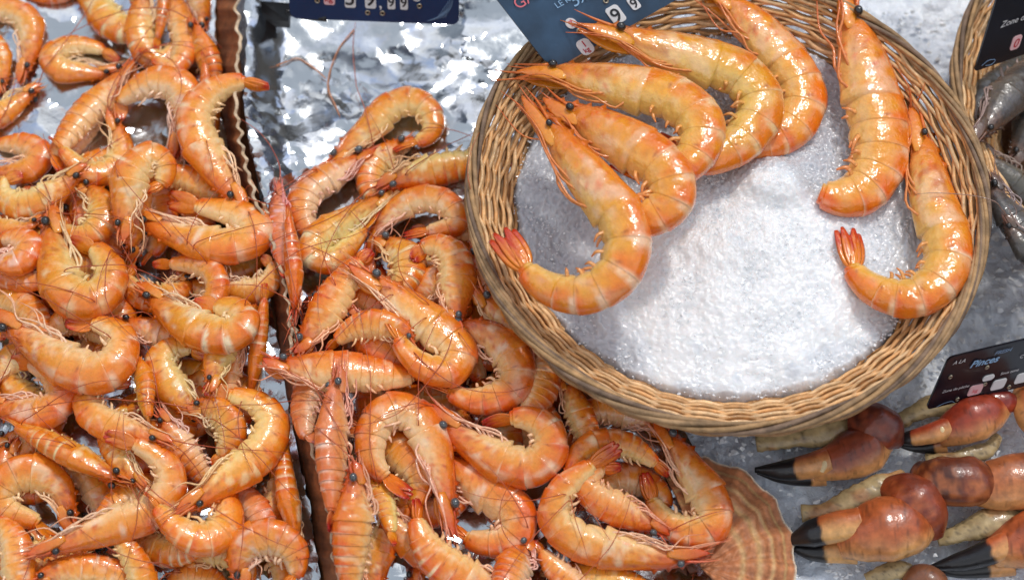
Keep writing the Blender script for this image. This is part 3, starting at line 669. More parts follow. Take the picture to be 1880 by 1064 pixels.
# ------------------------------------------------------------------ the prawns, bottom of each pile first: label, line from snout to tail in photo pixels, half depth in pixels, options
LEFT = [
 ('cooked prawn mostly buried at the far left, under the pair of banded tails', [(85, 398), (40, 420), (-10, 415), (-50, 400), (-70, 370)], 20, {}),
 ('buried cooked prawn showing a pale shoulder below the leftmost banded curl', [(110, 535), (85, 520), (50, 515), (10, 505), (-20, 480), (-30, 450)], 22, {}),
 ('cooked prawn whose orange back edges the left frame below the topmost left head', [(5, 175), (5, 140), (-2, 100), (-20, 75), (-50, 70), (-70, 95)], 20, {}),
 ('sliver of a cooked prawn cut off by the top edge above bare foil', [(30, -25), (60, -10), (85, -8), (118, -10), (140, -25), (145, -45)], 16, {}),
 ('cooked prawn whose white banded back peeks out below the long one by the torn wall', [(330, 470), (375, 492), (420, 500), (460, 490), (480, 470), (470, 450)], 22, dict(white=.2)),
 ('dim cooked prawn low in the pile against the torn cardboard, below the banded back', [(390, 505), (420, 528), (455, 535), (490, 520), (500, 490), (480, 470)], 24, {}),
 ('buried cooked prawn showing orange under the wide upright head at centre left', [(60, 640), (95, 605), (130, 590), (165, 600), (190, 630), (170, 650)], 26, {}),
 ('buried pale cooked prawn below the white banded prawn with folded white legs', [(205, 585), (250, 598), (300, 612), (345, 620), (390, 640), (410, 670)], 27, dict(white=.2)),
 ('low cooked prawn behind the tail tip crossing the centre of the left tray', [(160, 850), (200, 870), (250, 850), (280, 810), (260, 780), (230, 770)], 26, {}),
 ('cooked prawn wedged in the bottom left corner, only its side showing', [(-50, 940), (-20, 1000), (20, 1030), (70, 1050), (110, 1040), (125, 1000)], 26, {}),
 ('deep lying cooked prawn between the crossed heads low in the left tray', [(330, 870), (290, 880), (250, 900), (210, 930), (190, 960), (210, 990)], 26, {}),
 ('cooked prawn low in the heap beneath the straight diagonal one', [(30, 800), (10, 840), (20, 880), (60, 900), (100, 880), (110, 850)], 26, {}),
 ('cooked prawn lying deep right of the straight diagonal one, head down', [(270, 900), (240, 870), (215, 830), (205, 790), (225, 755), (260, 750)], 26, {}),
 ('buried cooked prawn beside the torn wall below the crossing curl', [(455, 960), (440, 920), (450, 870), (480, 840), (500, 800), (495, 760)], 24, {}),
 ('buried cooked prawn filling the gap above the ring shaped one at the bottom', [(330, 1050), (360, 1020), (400, 1010), (440, 1030), (455, 1060), (440, 1090)], 26, {}),
 ('buried cooked prawn near the wall, left of the slim upright back', [(445, 600), (430, 650), (415, 700), (425, 750), (455, 765), (480, 745)], 24, {}),
 ('cooked prawn head down at the left edge, dark eye by its snout, on bare foil', [(38, 156), (49, 124), (57, 80), (52, 42), (22, 22), (-20, 22), (-50, 45), (-60, 85)], 23, {}),
 ('cooked prawn at the left edge pointing its red snout up at bare foil', [(80, 158), (47, 178), (10, 205), (-30, 225), (-75, 235), (-105, 215)], 23, {}),
 ('cooked prawn curled flat and alone on the foil near the top, pale legs inside', [(228, 128), (195, 136), (150, 133), (112, 128), (98, 106), (122, 88), (165, 86), (198, 98), (218, 113)], 24, {}),
 ('large cooked prawn at the top edge with two white bands on its belly curve', [(120, -55), (148, -25), (175, 8), (205, 42), (233, 55), (255, 42), (260, 15), (245, -8), (228, -25)], 29, dict(white=.25)),
 ('cooked prawn at the top edge seen from its pale leg side', [(272, -40), (262, 0), (257, 50), (268, 92), (295, 112), (318, 90), (318, 50)], 25, {}),
 ('cooked prawn at the top whose blunt pale tail tip crosses its neighbour', [(305, -50), (318, -5), (335, 50), (338, 95), (318, 125), (288, 112), (258, 90)], 23, {}),
 ('slim cooked prawn standing straight down between the two curls at the top edge', [(310, -70), (304, -20), (300, 20), (293, 55), (286, 90)], 16, dict(roll=80, noeye=True)),
 ('cooked prawn at the top right of the left tray, dark eye beside the cardboard', [(380, 56), (372, 28), (364, 0), (356, -40), (342, -75)], 20, {}),
 ('cooked prawn with a white crossband standing along the cardboard near the top', [(352, 28), (362, 60), (376, 95), (387, 130), (386, 165), (372, 195)], 24, dict(roll=50)),
 ('cooked prawn whose narrow red tail stands upright beside the cardboard wall', [(395, 290), (392, 245), (388, 205), (380, 160), (376, 130), (371, 95)], 19, dict(roll=70)),
 ('broad pale cooked prawn bent in an S behind the upright one by the wall', [(322, 296), (334, 252), (344, 205), (332, 165), (292, 152), (248, 168), (214, 196), (222, 222)], 32, dict(white=.2)),
 ('cooked prawn with an orange tail pressed along the leg side of an upward head', [(110, 340), (112, 310), (125, 280), (150, 255), (178, 222), (204, 182)], 17, dict(noeye=True)),
 ('cooked prawn pointing up and right with a brush of pale legs along its breast', [(246, 110), (216, 146), (184, 182), (152, 218), (122, 256), (100, 290), (110, 315)], 29, dict(belly='L')),
 ('cooked prawn curled into a closed orange ring at the left edge', [(-40, 320), (10, 318), (55, 310), (72, 287), (48, 268), (0, 266), (-30, 272)], 25, {}),
 ('cooked prawn with its tail raised over bare foil left of the leg brush', [(200, 200), (217, 240), (224, 280), (203, 312), (163, 316), (130, 290), (106, 266), (90, 252)], 24, {}),
 ('cooked prawn at the left edge curled with one wide white band', [(165, 305), (125, 335), (82, 364), (36, 376), (5, 358), (10, 330), (42, 322)], 28, dict(white=.3)),
 ('cooked prawn lying under the wall side one, its eye just above the torn edge', [(448, 386), (405, 361), (362, 338), (320, 325), (288, 332), (275, 350)], 26, {}),
 ('orange cooked prawn with a white spot at its back, behind the upward black eyed head', [(140, 330), (180, 365), (188, 402), (158, 432), (125, 425), (108, 395)], 28, {}),
 ('cooked prawn pointing straight down with two black eyes above crossed feelers', [(226, 476), (240, 452), (252, 415), (258, 370), (270, 330), (290, 300)], 24, dict(roll=60)),
 ('plump oval cooked prawn, pale legs spread on its side, below the foil patch', [(222, 446), (226, 400), (234, 360), (244, 318), (278, 290), (302, 310), (292, 345), (268, 352)], 31, dict(white=.15)),
 ('cooked prawn rounded at the left edge with three white stripes', [(-40, 460), (0, 482), (38, 478), (52, 452), (22, 438), (-20, 445)], 28, dict(white=.35)),
 ('cooked prawn sloping down at the left edge above the long left head', [(-50, 520), (0, 545), (38, 562), (68, 592), (78, 625), (60, 650)], 29, {}),
 ('small cooked prawn arched behind the curled tail in the middle of the left tray', [(358, 495), (338, 528), (288, 548), (250, 535), (236, 508), (248, 488)], 26, {}),
 ('cooked prawn with its red tail pointing left across its own open curl', [(300, 605), (345, 578), (385, 560), (398, 525), (386, 497), (350, 485), (315, 484), (280, 486)], 24, {}),
 ('cooked prawn under the big white banded one, eye looking down near the wall', [(382, 722), (393, 676), (408, 640), (432, 612), (460, 590), (470, 560)], 26, {}),
 ('cooked prawn with pale legs folded in, just below the centre of the left tray', [(378, 780), (342, 742), (312, 704), (296, 664), (320, 640), (358, 640), (378, 655)], 30, {}),
 ('cooked prawn at the left edge curled round a bright spot of foil', [(-40, 735), (20, 752), (85, 755), (112, 725), (98, 690), (60, 668), (20, 662)], 31, dict(white=.15)),
 ('cooked prawn whose red tail fan hangs down left of the central eye', [(235, 640), (255, 670), (266, 700), (268, 740), (278, 784)], 20, dict(noeye=True, roll=40)),
 ('cooked prawn showing a fan of long pale legs toward the right, left of centre', [(318, 818), (255, 796), (202, 780), (165, 752), (165, 718), (200, 700), (240, 700)], 29, {}),
 ('long straight cooked prawn lying diagonally, pale shoulder and two dark eyes', [(240, 890), (200, 870), (155, 846), (110, 822), (62, 797), (28, 782), (5, 768)], 29, dict(roll=55, white=.3)),
 ('cooked prawn at the bottom left curled over its own red tail', [(142, 985), (126, 935), (106, 890), (62, 868), (18, 880), (-2, 915), (22, 942), (65, 957), (104, 990)], 32, {}),
 ('cooked prawn with orange rounded back below the central curl', [(342, 742), (382, 746), (414, 766), (424, 796), (408, 832), (388, 852)], 28, {}),
 ('cooked prawn whose head points up and left with a beard of cream legs', [(286, 750), (315, 795), (347, 838), (378, 876), (410, 905)], 26, dict(belly='L')),
 ('cooked prawn beside the torn wall with a single eye and pinkish shell', [(430, 876), (447, 900), (472, 942), (490, 988), (498, 1030)], 25, dict(pal='pink')),
 ('cooked prawn standing along the cardboard low down, back up, white crossband', [(545, 1025), (540, 970), (527, 905), (521, 855), (522, 812), (528, 780)], 27, dict(roll=85, white=.4)),
 ('slim cooked prawn upright by the torn wall, dark seam along its back', [(455, 745), (466, 690), (474, 640), (480, 590), (486, 545), (487, 520)], 20, dict(roll=88, noeye=True)),
 ('cooked prawn low in front of the central crossing, white tipped back', [(225, 972), (275, 1002), (330, 1012), (368, 1000), (380, 975)], 27, dict(white=.2)),
 ('cooked prawn lying at the left edge near the bottom, tail inward', [(60, 1120), (34, 1045), (26, 995), (2, 962), (-30, 952)], 28, {}),
 ('cooked prawn whose head and black eye poke in at the bottom edge', [(50, 1078), (90, 1052), (140, 1046), (200, 1052), (262, 1072), (290, 1100)], 29, {}),
 ('pale cooked prawn cut by the bottom edge left of the ring shaped one', [(290, 1080), (330, 1062), (372, 1060), (405, 1075), (410, 1100)], 25, {}),
 ('cooked prawn whose red tail rises from the bottom edge near a white shoulder', [(285, 1140), (270, 1085), (252, 1040), (228, 1000), (196, 960)], 25, dict(noeye=True)),
 ('cooked prawn with head at lower left and back curving up to its crossed tail', [(48, 1024), (94, 1009), (150, 986), (215, 962), (275, 938), (310, 900), (308, 860), (280, 832), (240, 812), (192, 798)], 33, {}),
 ('cooked prawn below the head of the largest curl, red tail lying up and left', [(362, 918), (396, 905), (418, 930), (412, 968), (378, 988), (338, 976), (302, 945), (265, 904)], 32, {}),
 ('cooked prawn curled into a broad ring at the bottom beside the torn wall', [(440, 1085), (438, 1035), (456, 998), (500, 988), (538, 1012), (542, 1052), (518, 1080)], 33, {}),
 ('cooked prawn standing head up with folded pale claws above a rounded curl', [(92, 372), (91, 412), (100, 460), (108, 505), (138, 546), (180, 544), (202, 508), (186, 468), (155, 447), (128, 440)], 38, {}),
 ('long cooked prawn with pale freckled shoulder and black eye, above the red tailed curl', [(224, 384), (262, 406), (320, 430), (388, 448), (448, 446), (470, 424), (440, 396), (392, 384), (345, 375), (308, 366)], 35, dict(white=.1)),
 ('large cooked prawn at left with a milky shoulder and upright comb of swimmerets', [(-24, 574), (18, 602), (70, 635), (130, 672), (185, 682), (218, 655), (220, 620), (200, 602), (165, 592), (120, 592)], 37, dict(white=.25)),
 ('cooked prawn with three bold white bands round its lower back, left of the torn wall', [(248, 524), (280, 549), (325, 581), (375, 608), (425, 612), (446, 590), (430, 568), (392, 562), (355, 560)], 36, dict(white=.45)),
 ('largest curl in the left tray, crossing the heap with its tail toward the centre', [(322, 950), (350, 930), (400, 892), (450, 855), (488, 815), (498, 772), (470, 740), (430, 726), (402, 719), (373, 714)], 34, dict(white=.1)),
 ('cooked prawn draped by the cardboard wall, tail tip reaching over onto bare foil', [(450, 402), (426, 358), (396, 312), (369, 262), (360, 216), (384, 177), (430, 153), (460, 153), (494, 160)], 32, {}),
]
MID = [
 ('buried cooked prawn under the red tails beside the wicker basket', [(740, 560), (770, 540), (800, 520), (830, 540), (850, 570), (840, 600)], 30, {}),
 ('buried cooked prawn deep between the folded and the downward heads', [(560, 560), (600, 540), (640, 540), (690, 560), (720, 590), (700, 620)], 30, {}),
 ('cooked prawn under the basket rim at left, only its banded side showing', [(868, 440), (880, 490), (905, 540), (940, 575), (975, 590), (990, 570)], 30, {}),
 ('cooked prawn under the basket rim lower down, legs facing the heap', [(870, 520), (900, 560), (940, 600), (985, 640), (1020, 690), (1010, 730)], 32, {}),
 ('buried cooked prawn beside the ridge of torn cardboard, red legs up', [(560, 600), (555, 650), (570, 700), (560, 760), (565, 800), (590, 810)], 28, dict(pal='pink')),
 ('cooked prawn sunk below the crossed tails at the centre of the middle tray', [(620, 560), (660, 600), (700, 640), (740, 660), (770, 650), (780, 620)], 30, {}),
 ('cooked prawn glimpsed below the hooked prawn with its red tail', [(640, 780), (700, 800), (740, 840), (770, 880), (760, 920), (720, 930)], 30, {}),
 ('cooked prawn glimpsed between the two lower curls, dark and red', [(870, 760), (900, 730), (950, 740), (1000, 770), (1030, 810), (1060, 800)], 28, {}),
 ('cooked prawn low in the corner by the bottom edge, near the red tails', [(700, 1110), (690, 1060), (700, 1000), (720, 960), (740, 920), (720, 890)], 26, {}),
 ('cooked prawn low under the big lower right curl', [(1000, 1040), (1050, 1050), (1100, 1060), (1150, 1070), (1190, 1090), (1180, 1120)], 28, {}),
 ('buried cooked prawn beneath the two crossing at the lower right', [(1050, 930), (1090, 900), (1140, 880), (1190, 890), (1220, 920), (1200, 950)], 28, {}),
 ('buried cooked prawn under the banded back at the bottom of the middle tray', [(690, 900), (720, 960), (760, 1000), (800, 1030), (850, 1090), (880, 1120)], 28, {}),
 ('cooked prawn lying flat under the lowest basket rim, head toward the ice', [(1222, 796), (1190, 772), (1150, 758), (1105, 752), (1060, 770), (1050, 800)], 28, {}),
 ('cooked prawn with a pale eye just below the basket rim, feelers hanging', [(1030, 685), (1052, 730), (1072, 785), (1085, 830), (1060, 860)], 25, {}),
 ('cooked prawn below the basket rim, between the crossed pair and the rim', [(985, 620), (1000, 672), (990, 722), (965, 755), (935, 760)], 30, {}),
 ('cooked prawn with burst white flesh below the topmost hook', [(757, 250), (722, 275), (690, 305), (682, 342), (702, 372), (735, 375)], 27, dict(white=.4)),
 ('cooked prawn pointing left out from under the basket rim, pale belly line', [(690, 350), (735, 330), (790, 315), (845, 302), (895, 296), (945, 302)], 29, dict(belly='L')),
 ('cooked prawn at the top left of the middle heap, curled round reddish legs', [(692, 272), (652, 296), (602, 328), (562, 362), (557, 402), (577, 432), (612, 436)], 31, {}),
 ('topmost cooked prawn of the middle tray, hooked on bare foil, head toward the lower left', [(588, 322), (636, 272), (680, 235), (715, 200), (755, 188), (788, 208), (792, 242), (765, 262), (722, 276)], 29, {}),
 ('pinkish cooked prawn standing head up against the torn cardboard', [(508, 335), (510, 378), (515, 425), (520, 475), (524, 510)], 22, dict(pal='pink', noeye=True, belly='L')),
 ('slim middle tray prawn with a dark back seam, upright against the torn wall', [(536, 590), (541, 545), (540, 500), (535, 450), (531, 410), (528, 375)], 21, dict(roll=88, noeye=True)),
 ('cooked prawn with white banded back under the downward pale eyed head', [(690, 435), (722, 452), (748, 480), (745, 510), (722, 532), (695, 540)], 30, dict(white=.3)),
 ('cooked prawn hanging head down beside the basket, pale leg line', [(840, 612), (838, 562), (838, 512), (830, 472), (802, 452), (772, 458), (757, 478)], 32, {}),
 ('cooked prawn whose dark red tail points left from under the basket rim', [(975, 470), (945, 448), (900, 434), (868, 428), (830, 426), (792, 425)], 20, dict(noeye=True)),
 ('cooked prawn folded like a leaf, its tail lying along its breast', [(735, 335), (692, 370), (640, 402), (590, 433), (573, 464), (602, 478), (640, 452), (665, 422), (691, 382)], 27, {}),
 ('cooked prawn with a pale eye, arched at the centre top, red tail toward the basket', [(674, 484), (682, 437), (706, 404), (742, 378), (790, 366), (832, 386), (838, 410), (812, 420), (780, 425), (742, 432)], 26, {}),
 ('cooked prawn with head at lower left, sloping beside the cardboard ridge', [(536, 648), (570, 612), (602, 570), (632, 520), (656, 484), (684, 462)], 31, dict(belly='R')),
 ('cooked prawn whose red tail lies left of the big central one, legs dark red', [(760, 640), (745, 610), (715, 598), (682, 596), (642, 608), (600, 642)], 26, {}),
 ('cooked prawn lying below the basket edge with crimson swimmerets in its curl', [(800, 578), (850, 598), (905, 620), (942, 660), (944, 705), (905, 730), (860, 732), (820, 718), (780, 704)], 33, {}),
 ('cooked prawn lying straight, snout over the torn wall', [(482, 656), (532, 672), (590, 680), (650, 684), (708, 690), (756, 688), (788, 668)], 35, dict(belly='R')),
 ('largest cooked prawn at the centre of the middle tray, red tail tip upright', [(640, 484), (692, 517), (740, 556), (798, 605), (838, 648), (822, 678), (780, 672), (745, 642), (728, 612), (704, 574)], 37, {}),
 ('pale pink cooked prawn upright along the torn wall, long feeler down its side', [(618, 668), (616, 706), (612, 760), (610, 820), (612, 880), (612, 930), (606, 975)], 31, dict(pal='pink', roll=40, belly='L')),
 ('cooked prawn standing head up at the bottom, bluish eye, legs to the right', [(642, 845), (650, 888), (650, 940), (646, 1000), (644, 1064), (646, 1115)], 34, dict(roll=25, belly='L')),
 ('two toned red tail pointing down from a buried cooked prawn by the hook', [(672, 800), (680, 850), (698, 900), (712, 945), (724, 1000)], 22, dict(noeye=True)),
 ('cooked prawn with bold orange bands sliding out of the bottom edge', [(960, 1130), (900, 1090), (838, 1050), (795, 1015), (768, 965), (765, 915)], 36, dict(white=.2)),
 ('cooked prawn at the bottom edge with pale legs toward the red tail beside it', [(968, 985), (948, 1030), (932, 1075), (912, 1120)], 32, dict(belly='L')),
 ('cooked prawn rising out of the bottom edge as an orange tail only', [(1120, 1140), (1085, 1105), (1048, 1070), (1010, 1032), (980, 992)], 26, dict(noeye=True)),
 ('cooked prawn under the hooked head with a pale breast and orange tail', [(770, 808), (838, 862), (900, 905), (946, 942), (944, 980), (900, 995), (856, 986), (815, 958)], 35, {}),
 ('cooked prawn with a dark eye and pale dome, tail laid over toward the hook', [(783, 744), (812, 774), (860, 810), (920, 845), (975, 855), (1008, 825), (1002, 787), (970, 768), (930, 768), (886, 778)], 36, {}),
 ('hooked cooked prawn of deep orange with its head down to the bottom edge', [(838, 985), (822, 922), (806, 862), (790, 806), (760, 765), (716, 757), (684, 796), (684, 845), (707, 875), (755, 910)], 35, dict(pal='rosy')),
 ('cooked prawn arched below the basket with a crimson tail to the right', [(1040, 905), (1048, 862), (1066, 832), (1102, 816), (1145, 816), (1188, 838), (1228, 872)], 25, {}),
 ('cooked prawn nested inside the big lower right curl, feelers and legs upward', [(1228, 985), (1182, 958), (1132, 932), (1092, 908), (1075, 882), (1100, 862), (1140, 858)], 29, {}),
 ('bright orange cooked prawn beside the scallop shell, crimson swimmerets', [(1202, 762), (1230, 800), (1265, 858), (1302, 918), (1306, 960), (1275, 975), (1232, 962), (1205, 935), (1190, 900), (1184, 868)], 35, dict(pal='rosy')),
 ('big cooked prawn at the lower right with raised red tail, head toward the scallop', [(1305, 1018), (1240, 1026), (1180, 1018), (1110, 1005), (1052, 985), (1020, 945), (1032, 902), (1062, 872), (1095, 847), (1138, 820)], 35, {}),
]
GIANT = [
 ('giant prawn at the upper right of the fan, head out of the top edge', [(1285, -50), (1330, -2), (1390, 55), (1440, 115), (1472, 178), (1452, 232), (1405, 258), (1352, 268), (1310, 262), (1280, 240)], 51, {}),
 ('giant prawn with its grey snout lying over the worn blue price sign', [(1062, 44), (1120, 58), (1190, 85), (1280, 110), (1360, 143), (1395, 192), (1372, 245), (1322, 285), (1272, 296), (1232, 280), (1210, 250)], 52, dict(head_up=True)),
 ('giant prawn with its head on the basket rim below the worn price sign', [(948, 132), (1005, 130), (1080, 147), (1170, 165), (1248, 190), (1286, 235), (1276, 280), (1244, 312), (1200, 328), (1160, 318), (1130, 290)], 52, dict(head_up=True)),
 ('giant prawn second from the left front, its tail hidden behind the nearest one', [(1000, 178), (1060, 212), (1120, 246), (1180, 282), (1224, 322), (1230, 368), (1200, 395), (1155, 402), (1115, 385), (1090, 350)], 52, {}),
 ('giant prawn at the left front with its red tail fan spread over the rim', [(962, 175), (1005, 226), (1050, 290), (1100, 350), (1138, 400), (1150, 450), (1132, 500), (1090, 532), (1040, 538), (990, 518), (955, 480), (918, 425)], 50, dict(fan=75)),
 ('giant prawn standing on the right with its tail end sunk in the ice', [(1552, -30), (1568, 40), (1582, 100), (1597, 170), (1610, 240), (1610, 305), (1580, 352), (1532, 362), (1488, 345), (1460, 334), (1446, 326)], 58, dict(notail=True)),
 ('giant prawn farthest right, curled round a gap of ice with its red tail up', [(1676, 186), (1692, 245), (1701, 310), (1719, 390), (1738, 450), (1726, 508), (1680, 543), (1622, 538), (1577, 508), (1556, 468), (1556, 420)], 50, dict(fan=70)),
]
RAW = [
 ('raw grey prawn at the back of the second basket, half hidden in shade', [(1792, 245), (1796, 205), (1812, 165), (1842, 140), (1880, 100), (1910, 80)], 24, {}),
 ('raw grey prawn behind, running out of the right edge below the dark sign', [(1850, 300), (1875, 265), (1900, 225), (1930, 190), (1960, 200)], 34, {}),
 ('raw grey prawn in the low right of the second basket with a wet glint', [(1812, 318), (1838, 375), (1872, 418), (1920, 455), (1970, 450)], 34, {}),
 ('raw grey prawn in the middle, orange patch behind its head', [(1788, 262), (1828, 304), (1872, 345), (1925, 400), (1980, 410)], 30, {}),
 ('raw grey prawn with lowest tail curve at the right edge', [(1840, 395), (1866, 435), (1900, 470), (1945, 480), (1990, 460)], 26, {}),
 ('largest raw grey prawn, head down and legs dangling, on top of its heap', [(1790, 268), (1815, 228), (1846, 182), (1882, 142), (1932, 110), (1980, 100)], 40, dict(belly='L')),
]
HF[:] = np.maximum(HF, np.where((GX < .15), .006, 0))
gl, gm, gg, gr = 'cooked prawns heaped in the left tray', 'cooked prawns heaped in the middle tray', 'giant prawns fanned round the ice basket', 'raw prawns in the second basket'
def bury(n, px, py, inside, label, group, pal, seed, **kw):
    r = np.random.default_rng(seed); k = 0
    while k < n:
        x, y = r.uniform(*px), r.uniform(*py)
        if not inside(x, y): continue
        a = r.uniform(0, 6.283); b = r.choice([-1, 1]) * r.uniform(.25, .5); q = [(x, y)]
        for _ in range(5):
            x += 44 * math.cos(a); y += 44 * math.sin(a); a += b; q.append((x, y))
        if not all(inside(*v) for v in q): continue
        make_prawn('cooked_prawn', label, 'prawn', group, q, 27, pal, seed=seed + k, legs=3, ants=0, z0=.021 + .012 * r.random(), **kw); k += 1
bury(46, (-70, 500), (250, 1064), lambda x, y: x < np.interp(y, [250, 400, 640, 1064], [400, 430, 480, 550]) and y > 240, 'cooked prawn buried low in the left heap, glimpsed only through gaps', gl, 'cooked', 2000)
bury(30, (560, 1240), (430, 1064), lambda x, y: x > np.interp(y, [400, 700, 1064], [570, 600, 660]) and x < np.interp(y, [400, 800, 1064], [850, 1180, 1270]) and y > 420, 'cooked prawn buried low in the middle heap, glimpsed only through gaps', gm, 'rosy', 2100)
for i, (lb, pts, H, o) in enumerate(LEFT):
    o = dict(o); make_prawn('cooked_prawn', lb, 'prawn', gl, pts, H, o.pop('pal', 'cooked'), seed=100 + i, legs=7, **o)
for i, (lb, pts, H, o) in enumerate(MID):
    o = dict(o); pal = o.pop('pal', 'rosy' if i % 3 else 'cooked')
    make_prawn('cooked_prawn', lb, 'prawn', gm, pts, H, pal, seed=300 + i, eye='eye_pale', red=.12, legs=8, **o)
# the ice and the rim carry the giant prawns
d_ = np.hypot(GX - BC[0], GY - BC[1])
HF[:] = np.where(d_ < ICE_R, ice_height(GX, GY), HF)
wall_k = np.clip((BR - .004 - d_) / .053, 0, 1)
HF[:] = np.where((d_ >= ICE_R) & (d_ < BR - .004), np.maximum(BZ - .003 - .065 * wall_k ** 1.5, .083), HF)
HF[:] = np.where(np.abs(d_ - BR) < .007, BZ + .006, HF)
so_, sx_, sy_ = P(1014, 130, .122), P(1266, -14, .128), P(868, -58, .175)
for a in np.linspace(0, 1, 60):
    for b in np.linspace(0, .75, 60):
        q = so_ + (sx_ - so_) * a + (sy_ - so_) * b; hstamp(q[0], q[1], (q[2] - .003, .003), .006)
for i, (lb, pts, H, o) in enumerate(GIANT):
    make_prawn('giant_prawn', lb, 'prawn', gg, pts, H, 'giant', seed=500 + i, red=.25, white=.3, legs=5, **{**dict(sink=.52), **o})
d2 = np.hypot(GX - RC[0], GY - RC[1])
HF[:] = np.where(d2 < RR_ - .005, np.maximum(.03, RZ - .003 - .065 * np.clip((RR_ - .004 - d2) / .053, 0, 1) ** 1.5), HF)
for i, (lb, pts, H, o) in enumerate(RAW):
    make_prawn('raw_prawn', lb, 'prawn', gr, pts, H, 'raw', seed=700 + i, ants=1, **o)

# ------------------------------------------------------------------ long thin feelers, draped over whatever they cross
def lay_antennae():
    for root, p0, d0, col, Hm, seed, pal in ANT[::2] + ANT[1::4]:
        r = np.random.default_rng(seed + 9000)
        L = r.uniform(.04, .17) if pal != 'giant' else r.uniform(.015, .05)
        a = math.atan2(d0[1], d0[0]) + r.normal() * .5; k = r.normal() * 9; st = .006
        x, y = p0[0], p0[1]; q = [(x, y)]; h0 = hmax(x, y, .003)
        for _ in range(int(L / st)):
            a += k * st + r.normal() * .04; k += r.normal() * 1.2
            x += st * math.cos(a); y += st * math.sin(a); h1 = hmax(x, y, .003)
            if abs(h1 - h0) > .022 or h1 < .006 or (pal not in ('giant', 'raw') and math.hypot(x - BC[0], y - BC[1]) < BR - .006): break
            h0 = h1; q.append((x, y))
        if len(q) < 4: continue
        z = np.array([hmax(u, v, .003) for u, v in q]); 
        m = 3; zp = np.pad(z, m, mode='edge'); z1 = np.array([zp[i:i + 2 * m + 1].max() for i in range(len(z))])
        zp = np.pad(z1, m, mode='edge'); z = np.array([zp[i:i + 2 * m + 1].mean() for i in range(len(z))]) + .0012
        z[0] = p0[2]; 
        if len(z) > 2: z[1] = .5 * (p0[2] + z[2])
        pts = np.c_[np.array(q), z]
        V, F, s, _ = tube_geo(pts, [.0005, .0004, .00034, .00016] if pal != 'giant' else [.0011, .0008, .0003], 5, len(pts) * 2)
        o = link('antenna', mesh('antenna', V - np.array(root.location), F, M['limb'], np.tile(col, (len(V), 1))), root)
lay_antennae()

# ------------------------------------------------------------------ scallop shell leaning on the tray edge
def scallop():
    um = P(1288, 1042, .030)
    root = thing('scallop_shell', 'ribbed tan scallop shell standing between the orange prawns and the crab claws', 'shell', P(1380, 980, 0))
    na, nr = 300, 70; a0, a1 = R(108), R(-52); V = []; C = []
    aa = np.linspace(a0, a1, na)
    for i, a in enumerate(aa):
        f = i / (na - 1)
        L = np.interp(math.degrees(a), [-52, 0, 30, 60, 85, 108], [168, 176, 194, 214, 222, 200]) * px_m(um)
        rib = math.cos(a * 16.5)
        L *= 1 + .014 * rib + .008 * noise.noise((a * 14, 3, 1)) + .006 * noise.noise((a * 50, 7, 1))
        for j in range(nr):
            g = j / (nr - 1)
            z = .030 + .016 * math.sin(min(1, g * 1.15) * math.pi * .62) - .022 * g ** 2.2 + .0013 * rib * min(1, g * 2.2) - .006 * g * (1 - abs(2 * f - 1))
            z += .0006 * math.sin(g * 60 + 3 * noise.noise((a * 3, g * 3, 0)))
            V.append((um[0] + L * g * math.cos(a), um[1] + L * g * math.sin(a), max(z, .004)))
            n1 = noise.noise((a * 3, g * 6, 2)); n2 = noise.noise((a * 22, g * 3, 5))
            c = lin(188, 122, 80) * (1 + .22 * n2 + .10 * rib)
            c = c * (1 - .30 * max(0, n1)) + lin(156, 72, 52) * .30 * max(0, n1)
            for gc, wd in ((.60, .035), (.74, .02), (.885, .016), (.42, .03)):
                k = math.exp(-((g - gc + .012 * noise.noise((a * 7, gc * 9, 0)) + .008 * rib) / wd) ** 2) * .75
                c = c * (1 - k) + lin(214, 176, 120) * k
            k = sstep(.965, .99, g); c = c * (1 - k) + lin(226, 208, 184) * k
            C.append(c)
    V = np.array(V); C = np.array(C); n = len(V)
    bot = V - np.array([0, 0, .0028])
    F = grid_faces(na, nr, False); F2 = [tuple(i + n for i in f[::-1]) for f in F]
    side = []
    for i in range(na - 1):
        k = i * nr + nr - 1; side.append((k, k + nr, k + nr + n, k + n))
    for j in range(nr - 1):
        side.append((j, j + 1, j + 1 + n, j + n)); k = (na - 1) * nr + j; side.append((k + 1, k, k + n, k + 1 + n))
    part('shell', np.vstack([V, bot]), F + F2 + side, M['scallop'], root, np.vstack([C, C]))
scallop()

# ------------------------------------------------------------------ crab claws on the ice
def sweep(pts, rads, ns=40, nv=26, up=(0, 0, 1), flat=.75):
    """pts (px,py,z), rads in px: an oval skin along the spine; returns V, F, f along, ct across (1 = upper image side)"""
    p3 = np.array([P(*p) for p in pts]); q, _ = spline(p3, ns)
    k = px_m(q[0]); r = np.interp(np.linspace(0, 1, ns), np.linspace(0, 1, len(rads)), rads) * k
    kern = np.array([1, 2, 3, 2, 1.]) / 9; rp = np.pad(r, 2, mode='edge'); r = np.convolve(rp, kern, 'valid')
    T = np.gradient(q, axis=0); T /= np.linalg.norm(T, axis=1)[:, None]
    S = np.cross(T, np.array(up, float)); S /= np.linalg.norm(S, axis=1)[:, None]
    sg = np.where(S[:, 1] < 0, -1, 1)[ns // 2]; S = S * sg; U = np.cross(S, T) * sg
    U *= np.sign(U[ns // 2, 2])
    th = np.linspace(0, 2 * np.pi, nv, endpoint=False)
    V = q[:, None] + r[:, None, None] * (np.cos(th)[None, :, None] * S[:, None] + flat * np.sin(th)[None, :, None] * U[:, None])
    F = grid_faces(ns, nv) + [tuple(range(nv - 1, -1, -1)), tuple(range((ns - 1) * nv, ns * nv))]
    return V.reshape(-1, 3), F, np.repeat(np.linspace(0, 1, ns), nv), np.tile(np.cos(th), ns), np.tile(np.sin(th), ns)
